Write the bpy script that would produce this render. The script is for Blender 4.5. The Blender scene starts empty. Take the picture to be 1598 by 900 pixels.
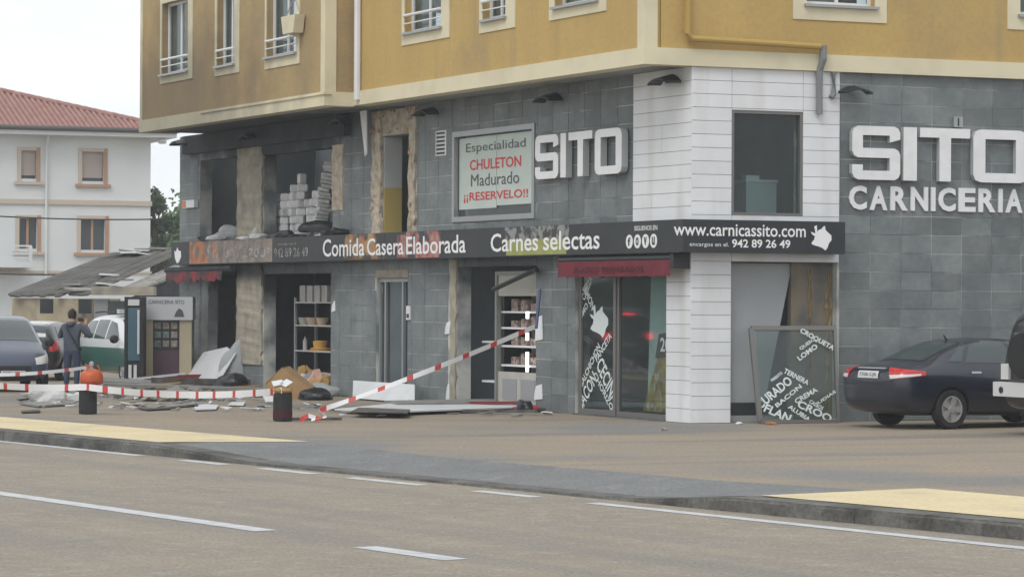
import bpy, bmesh, math, random
from mathutils import Vector, Matrix
from mathutils.bvhtree import BVHTree
random.seed(11)
scene = bpy.context.scene
col = scene.collection

# ------------------------------------------------------------------ camera, sky, sun, exposure
F, CAMH, ROLL, PITCH = 4500.0, 2.0, 0.005, math.atan(20 / 4500.0)
cam = bpy.data.objects.new('camera', bpy.data.cameras.new('camera'))
col.objects.link(cam); scene.camera = cam
cam.data.sensor_fit = 'HORIZONTAL'; cam.data.sensor_width = 36.0
cam.data.lens = 36.0 * F / 1598.0
cam.data.clip_start = 0.5; cam.data.clip_end = 3000
CAM = Matrix.Translation((0, 0, CAMH)) @ Matrix.Rotation(math.pi / 2 + PITCH, 4, 'X') @ Matrix.Rotation(ROLL, 4, 'Z')
cam.matrix_world = CAM

SUN_EL, SUN_AZ = math.radians(52), math.radians(205)      # azimuth measured from +Y clockwise
world = bpy.data.worlds.new('World'); scene.world = world; world.use_nodes = True
wt = world.node_tree; wn = wt.nodes; wl = wt.links
wn.clear()
out = wn.new('ShaderNodeOutputWorld'); bg = wn.new('ShaderNodeBackground')
sky = wn.new('ShaderNodeTexSky'); sky.sky_type = 'NISHITA'; sky.sun_disc = False
sky.sun_elevation = SUN_EL; sky.sun_rotation = SUN_AZ
tc = wn.new('ShaderNodeTexCoord'); mp = wn.new('ShaderNodeMapping'); mp.inputs['Scale'].default_value = (1, 1, 3)
cl = wn.new('ShaderNodeTexNoise'); cl.inputs['Scale'].default_value = 7; cl.inputs['Detail'].default_value = 6
rmp = wn.new('ShaderNodeValToRGB')
rmp.color_ramp.elements[0].position = .30; rmp.color_ramp.elements[0].color = (9.0, 9.45, 9.9, 1)
rmp.color_ramp.elements[1].position = .68; rmp.color_ramp.elements[1].color = (11.2, 11.4, 11.6, 1)
mx = wn.new('ShaderNodeMixRGB'); mx.inputs[0].default_value = .92     # overcast: a near-closed cloud deck over the sky
wl.new(tc.outputs['Generated'], mp.inputs['Vector']); wl.new(mp.outputs[0], cl.inputs['Vector'])
wl.new(cl.outputs['Fac'], rmp.inputs['Fac'])
wl.new(sky.outputs[0], mx.inputs[1]); wl.new(rmp.outputs[0], mx.inputs[2])
wl.new(mx.outputs[0], bg.inputs['Color']); bg.inputs['Strength'].default_value = 0.1
wl.new(bg.outputs[0], out.inputs['Surface'])

sun = bpy.data.objects.new('sun', bpy.data.lights.new('sun', 'SUN')); col.objects.link(sun)
sun.data.energy = 1.2; sun.data.angle = math.radians(25); sun.data.color = (1, .97, .92)
sd = Vector((math.sin(SUN_AZ) * math.cos(SUN_EL), math.cos(SUN_AZ) * math.cos(SUN_EL), math.sin(SUN_EL)))
sun.rotation_euler = sd.to_track_quat('Z', 'Y').to_euler()

vs = scene.view_settings
vs.view_transform = 'Standard'; vs.look = 'None'; vs.gamma = 1.0; vs.exposure = 0.14; vs.use_curve_mapping = False

# ------------------------------------------------------------------ pixel -> place (photo pixels 1598 x 900)
def ray(px, py):
    d = CAM.to_3x3() @ Vector(((px - 799) / F, -(py - 450) / F, -1)); return d
def G(px, py, z=0.0):
    d = ray(px, py); t = (z - CAMH) / d.z; return Vector((d.x * t, d.y * t, z))
def D(px, py, depth):
    d = ray(px, py); t = depth / d.y; return Vector((d.x * t, depth, CAMH + d.z * t))
C = G(1078, 660)
class Frame:
    """an upright facade plane through o: s runs along u, d outwards along n, z up"""
    def __init__(self, o, u, n):
        self.o = Vector(o); self.u = Vector(u).normalized(); self.n = Vector(n).normalized()
        self.rz = math.atan2(self.u.y, self.u.x)
    def P(self, s, d, z): return self.o + self.u * s + self.n * d + Vector((0, 0, z))
    def px(self, px, py, d=0.0):
        r = ray(px, py); o = self.o + self.n * d
        det = r.x * -self.u.y + self.u.x * r.y
        t = (o.x * -self.u.y + self.u.x * o.y) / det
        p = r * t
        return (Vector((p.x, p.y, 0)) - Vector((o.x, o.y, 0))).dot(self.u), CAMH + p.z
uL = Vector((-2289, 4500, 0)).normalized(); nL = Vector((-uL.y, uL.x, 0))
uR = Vector((10800, 4500, 0)).normalized(); nR = Vector((uR.y, -uR.x, 0))
L = Frame(C, uL, nL); R = Frame(C, uR, nR)
def corner(dl, dr):      # the point that lies dl in front of the left facade and dr in front of the right one
    det = nL.x * nR.y - nL.y * nR.x
    return C + Vector(((dl * nR.y - nL.y * dr) / det, (nL.x * dr - dl * nR.x) / det, 0))

# ------------------------------------------------------------------ materials
def nodes_of(m):
    m.use_nodes = True; nt = m.node_tree; return nt, nt.nodes, nt.links, nt.nodes['Principled BSDF']
def mat(name, c, rough=.75, metal=0.0, c2=None, scale=3.0, detail=5, rnd=0.0, bump=0.0, bscale=60.0, spec=.4,
        lo=.35, hi=.7, stretch=None, emit=None, soot=None, c3=None, s3=1.0, lo3=.5, hi3=.7, coat=0, speck=None, streak=None):
    m = bpy.data.materials.new(name); nt, n, l, b = nodes_of(m)
    b.inputs['Roughness'].default_value = rough; b.inputs['Metallic'].default_value = metal
    b.inputs['Specular IOR Level'].default_value = spec; b.inputs['Coat Weight'].default_value = coat
    geo = n.new('ShaderNodeNewGeometry'); vec = geo.outputs['Position']
    if stretch:
        k = n.new('ShaderNodeMapping'); k.inputs['Scale'].default_value = stretch; l.new(vec, k.inputs['Vector']); vec2 = k.outputs[0]
    else: vec2 = vec
    def noise(sc, a, bb, v):
        t = n.new('ShaderNodeTexNoise'); t.inputs['Scale'].default_value = sc; t.inputs['Detail'].default_value = detail
        l.new(v, t.inputs['Vector']); mr = n.new('ShaderNodeMapRange')
        mr.inputs[1].default_value = a; mr.inputs[2].default_value = bb; l.new(t.outputs['Fac'], mr.inputs[0]); return mr.outputs[0]
    def mixc(f, a, bb):
        x = n.new('ShaderNodeMixRGB'); l.new(f, x.inputs[0])
        for i, v in ((1, a), (2, bb)):
            if isinstance(v, tuple): x.inputs[i].default_value = (*v[:3], 1)
            else: l.new(v, x.inputs[i])
        return x.outputs[0]
    cur = tuple(c)
    if c2 is not None: cur = mixc(noise(scale, lo, hi, vec2), tuple(c), tuple(c2))
    if c3 is not None: cur = mixc(noise(s3, lo3, hi3, vec), cur, tuple(c3))
    if streak:                  # (angle about z, scale, colour, lo, hi): long marks such as tyre tracks or rain runs
        k = n.new('ShaderNodeMapping'); k.inputs['Rotation'].default_value = (0, 0, -streak[0]); k.inputs['Scale'].default_value = streak[1]
        k0 = n.new('ShaderNodeVectorRotate'); k0.rotation_type = 'Z_AXIS'; k0.inputs['Angle'].default_value = -streak[0]; l.new(vec, k0.inputs['Vector'])
        k.inputs['Rotation'].default_value = (0, 0, 0); l.new(k0.outputs[0], k.inputs['Vector'])
        cur = mixc(noise(1.0, streak[3], streak[4], k.outputs[0]), cur, tuple(streak[2]))
    if speck:                   # fine aggregate: (scale, amount)
        t = n.new('ShaderNodeTexNoise'); t.inputs['Scale'].default_value = speck[0]; t.inputs['Detail'].default_value = 3; l.new(vec, t.inputs['Vector'])
        mr = n.new('ShaderNodeMapRange'); mr.inputs[1].default_value = .3; mr.inputs[2].default_value = .7; mr.inputs[3].default_value = 1 - speck[1]; mr.inputs[4].default_value = 1 + speck[1]; l.new(t.outputs['Fac'], mr.inputs[0])
        x = n.new('ShaderNodeMixRGB'); x.blend_type = 'MULTIPLY'; x.inputs[0].default_value = 1
        if isinstance(cur, tuple): x.inputs[1].default_value = (*cur, 1)
        else: l.new(cur, x.inputs[1])
        l.new(mr.outputs[0], x.inputs[2]); cur = x.outputs[0]
    if rnd:
        oi = n.new('ShaderNodeObjectInfo'); mr = n.new('ShaderNodeMapRange')
        mr.inputs[3].default_value = 1 - rnd; mr.inputs[4].default_value = 1 + rnd; l.new(oi.outputs['Random'], mr.inputs[0])
        x = n.new('ShaderNodeMixRGB'); x.blend_type = 'MULTIPLY'; x.inputs[0].default_value = 1
        if isinstance(cur, tuple): x.inputs[1].default_value = (*cur, 1)
        else: l.new(cur, x.inputs[1])
        l.new(mr.outputs[0], x.inputs[2]); cur = x.outputs[0]
    if soot:                    # smoke stain: list of (centre, radii along u, n, z, strength) on the left facade
        acc = None
        for (cen, rad, power) in soot:
            mpn = n.new('ShaderNodeMapping'); mpn.vector_type = 'TEXTURE'
            mpn.inputs['Location'].default_value = cen; mpn.inputs['Rotation'].default_value = (0, 0, L.rz); mpn.inputs['Scale'].default_value = rad
            l.new(geo.outputs['Position'], mpn.inputs['Vector'])
            ln = n.new('ShaderNodeVectorMath'); ln.operation = 'LENGTH'; l.new(mpn.outputs[0], ln.inputs[0])
            nn = n.new('ShaderNodeTexNoise'); nn.inputs['Scale'].default_value = 1.6; nn.inputs['Detail'].default_value = 6; l.new(geo.outputs['Position'], nn.inputs['Vector'])
            ad = n.new('ShaderNodeMath'); ad.operation = 'MULTIPLY_ADD'; l.new(nn.outputs['Fac'], ad.inputs[0]); ad.inputs[1].default_value = .9; l.new(ln.outputs['Value'], ad.inputs[2])
            mr = n.new('ShaderNodeMapRange'); mr.interpolation_type = 'SMOOTHSTEP'
            mr.inputs[1].default_value = 1.6; mr.inputs[2].default_value = .75; mr.inputs[3].default_value = 0; mr.inputs[4].default_value = power
            l.new(ad.outputs[0], mr.inputs[0])
            if acc is None: acc = mr.outputs[0]
            else:
                mm = n.new('ShaderNodeMath'); mm.operation = 'MAXIMUM'; l.new(acc, mm.inputs[0]); l.new(mr.outputs[0], mm.inputs[1]); acc = mm.outputs[0]
        cur = mixc(acc, cur, (.028, .033, .04))
    if isinstance(cur, tuple): b.inputs['Base Color'].default_value = (*cur, 1)
    else: l.new(cur, b.inputs['Base Color'])
    if bump:
        t = n.new('ShaderNodeTexNoise'); t.inputs['Scale'].default_value = bscale; t.inputs['Detail'].default_value = 4; l.new(vec2, t.inputs['Vector'])
        bp = n.new('ShaderNodeBump'); bp.inputs['Strength'].default_value = bump; bp.inputs['Distance'].default_value = .02
        l.new(t.outputs['Fac'], bp.inputs['Height']); l.new(bp.outputs[0], b.inputs['Normal'])
    if emit:
        b.inputs['Emission Color'].default_value = (*emit[0], 1); b.inputs['Emission Strength'].default_value = emit[1]
    return m
def glass(name, tint, thru):
    m = bpy.data.materials.new(name); nt, n, l, b = nodes_of(m); o = n['Material Output']; n.remove(b)
    tr = n.new('ShaderNodeBsdfTransparent'); tr.inputs[0].default_value = (*tint, 1)
    di = n.new('ShaderNodeBsdfDiffuse'); di.inputs[0].default_value = (.25, .27, .27, 1)
    gl = n.new('ShaderNodeBsdfGlossy'); gl.inputs['Roughness'].default_value = .03
    m0 = n.new('ShaderNodeMixShader'); m0.inputs[0].default_value = 1 - thru; l.new(tr.outputs[0], m0.inputs[1]); l.new(di.outputs[0], m0.inputs[2])
    fr = n.new('ShaderNodeFresnel'); gb = n.new('ShaderNodeNewGeometry'); im = n.new('ShaderNodeMapRange')     # the same sheen from both faces of the thin pane
    im.inputs[3].default_value = 1.35; im.inputs[4].default_value = 1 / 1.35; l.new(gb.outputs['Backfacing'], im.inputs[0]); l.new(im.outputs[0], fr.inputs[0])
    m1 = n.new('ShaderNodeMixShader'); l.new(fr.outputs[0], m1.inputs[0]); l.new(m0.outputs[0], m1.inputs[1]); l.new(gl.outputs[0], m1.inputs[2])
    l.new(m1.outputs[0], o.inputs['Surface']); return m

def pt(s, d, z): return tuple(L.P(s, d, z))
SOOT = [(pt(18.6, 0, 5.75), (8.2, 4.0, 1.45), .96), (pt(18.8, 0, 2.75), (6.0, 3.0, 1.15), .93), (pt(7.3, 0, 2.75), (3.2, 1.0, .6), .8),
        (pt(21.6, 0, 1.6), (1.6, 1.0, 1.3), .6)]
BAYSOOT = [(pt(20.5, 1.5, 6.0), (8.0, 2.5, 3.0), .48)]
M = {}
M['tile'] = mat('slate tile', (.132, .150, .156), .55, c2=(.18, .197, .198), scale=2.2, speck=(9, .10), rnd=.17, bump=.12, bscale=35, soot=SOOT,
                c3=(.235, .25, .25), s3=.9, lo3=.56, hi3=.8)
M['mortar'] = mat('pale joint mortar', (.17, .195, .205), .9, c2=(.54, .54, .50), scale=1.1, lo=.41, hi=.58, soot=SOOT)
M['panel'] = mat('white facade panel', (.74, .75, .77), .45, c2=(.66, .67, .68), scale=1.3, rnd=.035, streak=(0, (1.6, 1.6, .2), (.60, .60, .585), .54, .72))
M['panelgap'] = mat('grey panel joint', (.22, .22, .22), .9)
M['ochre'] = mat('ochre render', (.50, .345, .125), .9, c2=(.45, .31, .115), scale=.8, bump=.1, bscale=90, stretch=(1.4, 1.4, .28),
                 c3=(.36, .265, .13), s3=.7, lo3=.55, hi3=.8, speck=(14, .05), streak=(0, (2.2, 2.2, .16), (.36, .27, .14), .56, .74))
M['ochrebay'] = mat('smoke-dulled ochre render', (.42, .30, .14), .9, c2=(.35, .255, .13), scale=.8, bump=.15, bscale=60, stretch=(1.4, 1.4, .28), c3=(.31, .235, .14), s3=.6, lo3=.5, hi3=.75, soot=BAYSOOT, speck=(14, .06))
M['cream'] = mat('cream trim paint', (.68, .62, .44), .8, c2=(.58, .52, .37), scale=1.4, lo=.45, hi=.75, soot=BAYSOOT)
M['soffit'] = mat('grey soffit', (.34, .35, .33), .9, c2=(.24, .25, .25), scale=1.0, soot=SOOT)
M['concrete'] = mat('bare concrete', (.40, .355, .275), .95, c2=(.27, .25, .21), scale=3.5, bump=.5, bscale=18, c3=(.17, .165, .16), s3=1.3, lo3=.52, hi3=.75, soot=[(pt(18.8, 0, 2.75), (4.6, 2.0, .42), .85), (pt(18.6, 0, 5.9), (6.2, 3, .6), .95)])
M['burnt'] = mat('sooty wall', (.24, .275, .305), .95, c2=(.31, .34, .365), scale=1.5)
M['char0'] = mat('charred timber and gap shade', (.024, .028, .034), .9, c2=(.05, .055, .06), scale=2)
M['floor'] = mat('dusty floor slab', (.16, .155, .15), .95, c2=(.09, .09, .09), scale=2)
M['brick'] = mat('torn brick and plaster', (.40, .24, .15), .95, c2=(.52, .47, .38), scale=9, rnd=.3, bump=.6, bscale=30)
M['plaster'] = mat('torn plaster', (.55, .5, .42), .95, c2=(.36, .29, .2), scale=6, rnd=.15, bump=.5, bscale=20)
M['roomyellow'] = mat('yellow stairwell paint', (.46, .36, .13), .8)
M['roomwhite'] = mat('pale stairwell paint', (.50, .52, .52), .8)
M['black'] = mat('black sign face', (.02, .024, .028), .5, c2=(.03, .034, .038), scale=1.5)
M['blackmetal'] = mat('black metal', (.018, .02, .023), .5)
M['white'] = mat('white lettering', (.80, .80, .80), .5)
M['letter'] = mat('white letter acrylic', (.78, .78, .79), .4, c2=(.70, .70, .71), scale=4)
M['letterside'] = mat('grey letter return', (.42, .44, .45), .5)
M['alu'] = mat('grey aluminium', (.36, .37, .38), .4, .5)
M['darkalu'] = mat('brown grey aluminium', (.17, .165, .16), .45, .3)
M['whiteframe'] = mat('white window frame', (.70, .71, .72), .45)
M['glass'] = glass('window glass', (.70, .76, .76), .93)
M['shopglass'] = glass('shop glass', (.80, .86, .86), .96)
M['red'] = mat('red awning cloth', (.17, .022, .035), .85, c2=(.13, .018, .03), scale=3)
M['redtext'] = mat('dark red lettering', (.06, .012, .018), .85)
M['redprint'] = mat('red print', (.62, .05, .05), .6)
M['greyprint'] = mat('charcoal print', (.09, .09, .10), .6)
M['poster'] = mat('pale green poster', (.55, .62, .57), .7, c2=(.50, .57, .53), scale=2)
RDA = -.965                                           # heading of the road in plan
M['asphalt'] = mat('worn asphalt', (.275, .234, .182), .95, c2=(.225, .20, .163), scale=.7, bump=.5, bscale=60, c3=(.30, .27, .225), s3=5, lo3=.5, hi3=.72,
                   speck=(26, .24), streak=(RDA, (.06, .9, 1), (.205, .19, .168), .5, .72))
M['plaza'] = mat('sandy concrete', (.285, .232, .172), .95, c2=(.235, .205, .165), scale=.55, bump=.35, bscale=50, stretch=(.5, 1.3, 1),
                 c3=(.185, .18, .172), s3=.17, lo3=.53, hi3=.66, speck=(18, .20), streak=(.38, (.10, .7, 1), (.17, .162, .15), .53, .68))
M['apron'] = mat('grey asphalt patch', (.178, .182, .182), .95, c2=(.142, .146, .148), scale=1.1, bump=.4, bscale=60, speck=(24, .22), c3=(.215, .215, .21), s3=2.2, lo3=.55, hi3=.75)
M['yellowpave'] = mat('yellow pavement', (.62, .52, .32), .9, c2=(.55, .46, .285), scale=1.1, bump=.25, bscale=40, c3=(.42, .37, .26), s3=.8, lo3=.56, hi3=.78, speck=(16, .10))
M['kerb'] = mat('dark kerb concrete', (.095, .092, .085), .95, c2=(.155, .15, .138), scale=2.5, bump=.5, bscale=25, c3=(.06, .058, .054), s3=1.1, lo3=.5, hi3=.65, speck=(20, .2))
M['line'] = mat('worn white road paint', (.50, .51, .52), .8, c2=(.36, .36, .35), scale=6, lo=.45, hi=.75)
M['earth'] = mat('earth', (.12, .12, .08), 1)

# ------------------------------------------------------------------ mesh helpers
class MB:
    def __init__(self): self.v = []; self.f = []; self.mi = []
    def add(self, vs, fs, mi=0):
        k = len(self.v); self.v += [Vector(p) for p in vs]
        for q in fs: self.f.append([i + k for i in q]); self.mi.append(mi)
        return self
    def hexa(self, p, mi=0):     # 8 points: bottom 4, top 4
        return self.add(p, [(0, 3, 2, 1), (4, 5, 6, 7), (0, 1, 5, 4), (1, 2, 6, 5), (2, 3, 7, 6), (3, 0, 4, 7)], mi)
    def box(self, x0, x1, y0, y1, z0, z1, X=None, mi=0):
        p = [Vector(q) for q in ((x0, y0, z0), (x1, y0, z0), (x1, y1, z0), (x0, y1, z0), (x0, y0, z1), (x1, y0, z1), (x1, y1, z1), (x0, y1, z1))]
        if X is not None: p = [X @ q for q in p]
        return self.hexa(p, mi)
    def fbox(self, fr, s0, s1, d0, d1, z0, z1, mi=0):
        return self.hexa([fr.P(s0, d0, z0), fr.P(s1, d0, z0), fr.P(s1, d1, z0), fr.P(s0, d1, z0),
                          fr.P(s0, d0, z1), fr.P(s1, d0, z1), fr.P(s1, d1, z1), fr.P(s0, d1, z1)], mi)
    def prism(self, pts, vec, mi=0, side=None):
        n = len(pts); vec = Vector(vec); a = [Vector(p) for p in pts]
        k = len(self.v); self.v += a + [p + vec for p in a]
        self.f.append([k + i for i in range(n)][::-1]); self.mi.append(mi)
        self.f.append([k + n + i for i in range(n)]); self.mi.append(mi)
        for i in range(n):
            j = (i + 1) % n; self.f.append([k + i, k + j, k + n + j, k + n + i]); self.mi.append(mi if side is None else side)
        return self
    def tube(self, path, r, n=8, mi=0):
        path = [Vector(p) for p in path]; k = len(self.v); m = len(path)
        rs = r if isinstance(r, (list, tuple)) else [r] * m
        for i, p in enumerate(path):
            t = (path[min(i + 1, m - 1)] - path[max(i - 1, 0)]).normalized()
            a = t.cross(Vector((0, 0, 1)))
            if a.length < 1e-3: a = t.cross(Vector((0, 1, 0)))
            a.normalize(); b = t.cross(a)
            self.v += [p + (a * math.cos(2 * math.pi * q / n) + b * math.sin(2 * math.pi * q / n)) * rs[i] for q in range(n)]
        for i in range(m - 1):
            for q in range(n):
                w = (q + 1) % n; self.f.append([k + i * n + q, k + i * n + w, k + (i + 1) * n + w, k + (i + 1) * n + q]); self.mi.append(mi)
        self.f.append([k + q for q in range(n)][::-1]); self.f.append([k + (m - 1) * n + q for q in range(n)]); self.mi += [mi, mi]
        return self
    def lathe(self, prof, n=20, X=None, mi=0):
        X = X or Matrix(); k = len(self.v); m = len(prof)
        for (r, z) in prof: self.v += [X @ Vector((r * math.cos(2 * math.pi * q / n), r * math.sin(2 * math.pi * q / n), z)) for q in range(n)]
        for i in range(m - 1):
            for q in range(n):
                w = (q + 1) % n; self.f.append([k + i * n + q, k + i * n + w, k + (i + 1) * n + w, k + (i + 1) * n + q]); self.mi.append(mi)
        self.f.append([k + q for q in range(n)][::-1]); self.f.append([k + (m - 1) * n + q for q in range(n)]); self.mi += [mi, mi]
        return self
    def build(self, name, m, parent=None, origin=None, smooth=False, local=False, fix=True):
        off = Vector((0, 0, 0))
        if parent is not None and not local: off = parent.matrix_basis.translation.copy() if parent.parent is None else parent.parent.matrix_basis.translation.copy()
        if origin is not None: off = Vector(origin)
        me = bpy.data.meshes.new(name); me.from_pydata([v - off for v in self.v], [], self.f)
        for x in (m if isinstance(m, (list, tuple)) else [m]): me.materials.append(x)
        me.polygons.foreach_set('material_index', self.mi)
        if fix:
            bm = bmesh.new(); bm.from_mesh(me); bmesh.ops.recalc_face_normals(bm, faces=bm.faces); bm.to_mesh(me); bm.free()
        if smooth: me.shade_smooth()
        me.update()
        o = bpy.data.objects.new(name, me); col.objects.link(o)
        if parent is not None: o.parent = parent
        elif origin is not None: o.location = origin
        return o
def tag(o, label=None, cat=None, group=None, kind=None):
    if label: o['label'] = label
    if cat: o['category'] = cat
    if group: o['group'] = group
    if kind: o['kind'] = kind
    return o
def thing(name, label, cat, loc=(0, 0, 0), rz=0.0, group=None):
    o = bpy.data.objects.new(name, None); col.objects.link(o); o.empty_display_size = .2
    o.location = loc; o.rotation_euler = (0, 0, rz); return tag(o, label, cat, group)
def struct(mb, name, m, **k): return tag(mb.build(name, m, **k), kind='structure')

_fontcache = {}
def glyphs(s, bold=0.0, shear=0.0, space=1.0):
    key = (s, bold, shear, space)
    if key in _fontcache: return _fontcache[key]
    cu = bpy.data.curves.new('t', 'FONT'); cu.body = s; cu.offset = bold; cu.shear = shear; cu.resolution_u = 3; cu.space_character = space
    ob = bpy.data.objects.new('t', cu); col.objects.link(ob)
    dg = bpy.context.evaluated_depsgraph_get(); me = bpy.data.meshes.new_from_object(ob.evaluated_get(dg))
    vs_ = [v.co.copy() for v in me.vertices]; fs = [list(p.vertices) for p in me.polygons]
    bpy.data.objects.remove(ob); bpy.data.curves.remove(cu); bpy.data.meshes.remove(me)
    x0 = min(v.x for v in vs_); x1 = max(v.x for v in vs_); y0 = min(v.y for v in vs_); y1 = max(v.y for v in vs_)
    r = ([((v.x - x0) / (x1 - x0), (v.y - y0) / (y1 - y0)) for v in vs_], fs, (x1 - x0) / (y1 - y0)); _fontcache[key] = r; return r
def text(name, s, o, right, up, nrm, m, parent, lift=.004, bold=0.0, shear=0.0, thick=0.0, local=False, space=1.0):
    """lettering fitted into the parallelogram o, o+right, o+up"""
    vs_, fs, asp = glyphs(s, bold, shear, space); o = Vector(o); right = Vector(right); up = Vector(up); nrm = Vector(nrm).normalized()
    mb = MB(); mb.add([o + right * x + up * y + nrm * lift for x, y in vs_], fs)
    if thick:
        bm = bmesh.new(); bv = [bm.verts.new(v) for v in mb.v]
        for q in fs:
            try: bm.faces.new([bv[i] for i in q])
            except ValueError: pass
        r = bmesh.ops.extrude_face_region(bm, geom=list(bm.faces))
        bmesh.ops.translate(bm, verts=[e for e in r['geom'] if isinstance(e, bmesh.types.BMVert)], vec=nrm * thick)
        bm.verts.index_update(); mb.v = [v.co.copy() for v in bm.verts]; mb.f = [[v.index for v in q.verts] for q in bm.faces]; mb.mi = [0] * len(mb.f); bm.free()
    return mb.build(name, m, parent, local=local, fix=bool(thick))
def ftext(name, s, fr, sl, sr, z0, z1, d, m, parent, **k):     # text on a facade from s=sl (its left end) to s=sr
    return text(name, s, fr.P(sl, d, z0), fr.u * (sr - sl), Vector((0, 0, z1 - z0)), fr.n, m, parent, **k)

# ------------------------------------------------------------------ setting: ground, road, kerb, plaza
RZ = -.15                                             # road level; the forecourt is level zero
E0, E1 = G(0, 688, RZ), G(1598, 855, RZ)
rd = (E1 - E0).normalized(); rn = Vector((-rd.y, rd.x, 0));
if rn.y < 0: rn = -rn                                 # points away from the road, towards the shop
def RP(a, b, z): return E0 + rd * a + rn * b + Vector((0, 0, z - RZ))     # a along the road to the right, b across it
def onroad(px, py, z=RZ):
    p = G(px, py, z) - E0; return p.dot(rd), p.dot(rn)
struct(MB().add([(-900, -500, -.6), (900, -500, -.6), (900, 1200, -.6), (-900, 1200, -.6)], [(0, 1, 2, 3)]), 'ground', M['earth'])
def kb(a): return max(-.05, min(.75, .05 + .027 * a))    # kerb face: this far behind the edge line, drawing away to the right
KW = .40
struct(MB().add([RP(-300, -60, RZ), RP(200, -60, RZ), RP(200, .9, RZ), RP(-300, .3, RZ)], [(0, 1, 2, 3)]), 'road', M['asphalt'])
aA, _ = onroad(330, 705); aB, _ = onroad(440, 730); aC, _ = onroad(960, 780); aD, _ = onroad(1170, 800)
def kz(a):                                            # kerb height: full, dropped along the driveway
    def sm(t): t = max(0, min(1, t)); return t * t * (3 - 2 * t)
    return -.118 * (sm((a - aA) / (aB - aA)) - sm((a - aC) / (aD - aC)))
st = [-300, -100, -40, -20, -10, -5] + [aA - 2 + i * .25 for i in range(int((aD - aA + 4) / .25) + 1)] + [40, 60, 100, 200]
st = sorted(st); mb = MB()
vs_ = []
for a in st:
    z = kz(a); j = .012 * math.sin(a * 7.3) * (1 if -10 < a < 40 else 0)
    vs_ += [RP(a, kb(a) + j, RZ - .05), RP(a, kb(a) + j, z - .02), RP(a, kb(a) + .02 + j, z), RP(a, kb(a) + KW, z), RP(a, kb(a) + KW, RZ - .05)]
fs = []
for i in range(len(st) - 1):
    for q in range(4): fs.append((i * 5 + q, (i + 1) * 5 + q, (i + 1) * 5 + q + 1, i * 5 + q + 1))
kerb = struct(mb.add([v - Vector((0, 0, .012)) + rn * .008 for v in vs_], fs), 'kerb', M['kerb'])
a = -14.0
while a < 34:                                         # single kerb stones with open joints
    b = a + .99; j = random.uniform(-.006, .006); zz = random.uniform(-.003, .002); k0, k1 = kz(a), kz(b)
    ka, kc = kb(a), kb(b)
    MB().hexa([RP(a, ka + j, RZ - .04), RP(b, kc + j, RZ - .04), RP(b, kc + KW - .004, RZ - .04), RP(a, ka + KW - .004, RZ - .04),
               RP(a, ka + .02 + j, k0 + zz), RP(b, kc + .02 + j, k1 + zz), RP(b, kc + KW - .004, k1 + zz), RP(a, ka + KW - .004, k0 + zz)]).build('kerb_stone', M['kerb'], kerb)
    a += 1.0
# forecourt: yellow pavement at both ends, a grey ramp between, sandy concrete behind
RB = onroad(485, 688, 0)[1]                           # back edge of the ramp, measured across the road
def strip(name, m, a0, a1, b0f, b1f, zf0, zf1, n=40):
    vs_ = []; fs = []
    for i in range(n + 1):
        a = a0 + (a1 - a0) * i / n
        vs_ += [RP(a, b0f(a), zf0(a)), RP(a, b1f(a), zf1(a))]
    for i in range(n): fs.append((2 * i, 2 * i + 2, 2 * i + 3, 2 * i + 1))
    return struct(MB().add(vs_, fs), name, m)
def BKf(a): return kb(a) + KW
def back(px, py): return onroad(px, py, 0)
bpts = [back(485, 689), back(560, 698), back(700, 714), back(800, 722), back(990, 738), back(1100, 748), back(1240, 757), back(1330, 763)]
def bback(a):
    if a <= bpts[0][0]: return bpts[0][1]
    for (a0, b0), (a1, b1) in zip(bpts, bpts[1:]):
        if a <= a1: return b0 + (b1 - b0) * (a - a0) / (a1 - a0)
    return bpts[-1][1]
aL0 = onroad(330, 697, 0)[0]; aL1 = bpts[0][0]
aR0 = onroad(1210, 772, 0)[0]; pk = back(1440, 762)
# grey ramp (from the kerb up to the forecourt)
strip('ramp', M['apron'], aL0 - 1.2, pk[0] + 1.0, BKf, bback, lambda a: kz(a) - .001, lambda a: 0.001, 80)
# sandy forecourt behind everything
pp = [RP(a, BKf(a), -.012) for a in (-300, -3.7, aL0 - 1.25)] + [RP(aL0 - 1.25, bpts[0][1], -.006)] + [RP(a, b, -.004) for a, b in bpts] + \
     [RP(pk[0] + 1.0, bback(pk[0] + 1), -.004)] + [RP(a, BKf(a), -.012) for a in (pk[0] + 1.0, 26, 200)] + [RP(200, 300, -.004), RP(-300, 300, -.004)]
struct(MB().add(pp, [list(range(len(pp)))]), 'forecourt', M['plaza'])
yb = onroad(0, 650, 0)
yl = [RP(a, BKf(a), .003) for a in (-300, -3.7, aA - .15)] + [RP(aL1, bpts[0][1] - .02, .006), RP(yb[0], yb[1], .003), RP(-300, yb[1], .003)]
struct(MB().add(yl, [list(range(len(yl)))]), 'pavement', M['yellowpave'])
yr = [RP(a, BKf(a), .004) for a in (aR0, 26, 200)] + [RP(200, onroad(1598, 781, 0)[1], .003), RP(pk[0], pk[1], .006)]
struct(MB().add(yr, [list(range(len(yr)))]), 'pavement', M['yellowpave'])
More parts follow.
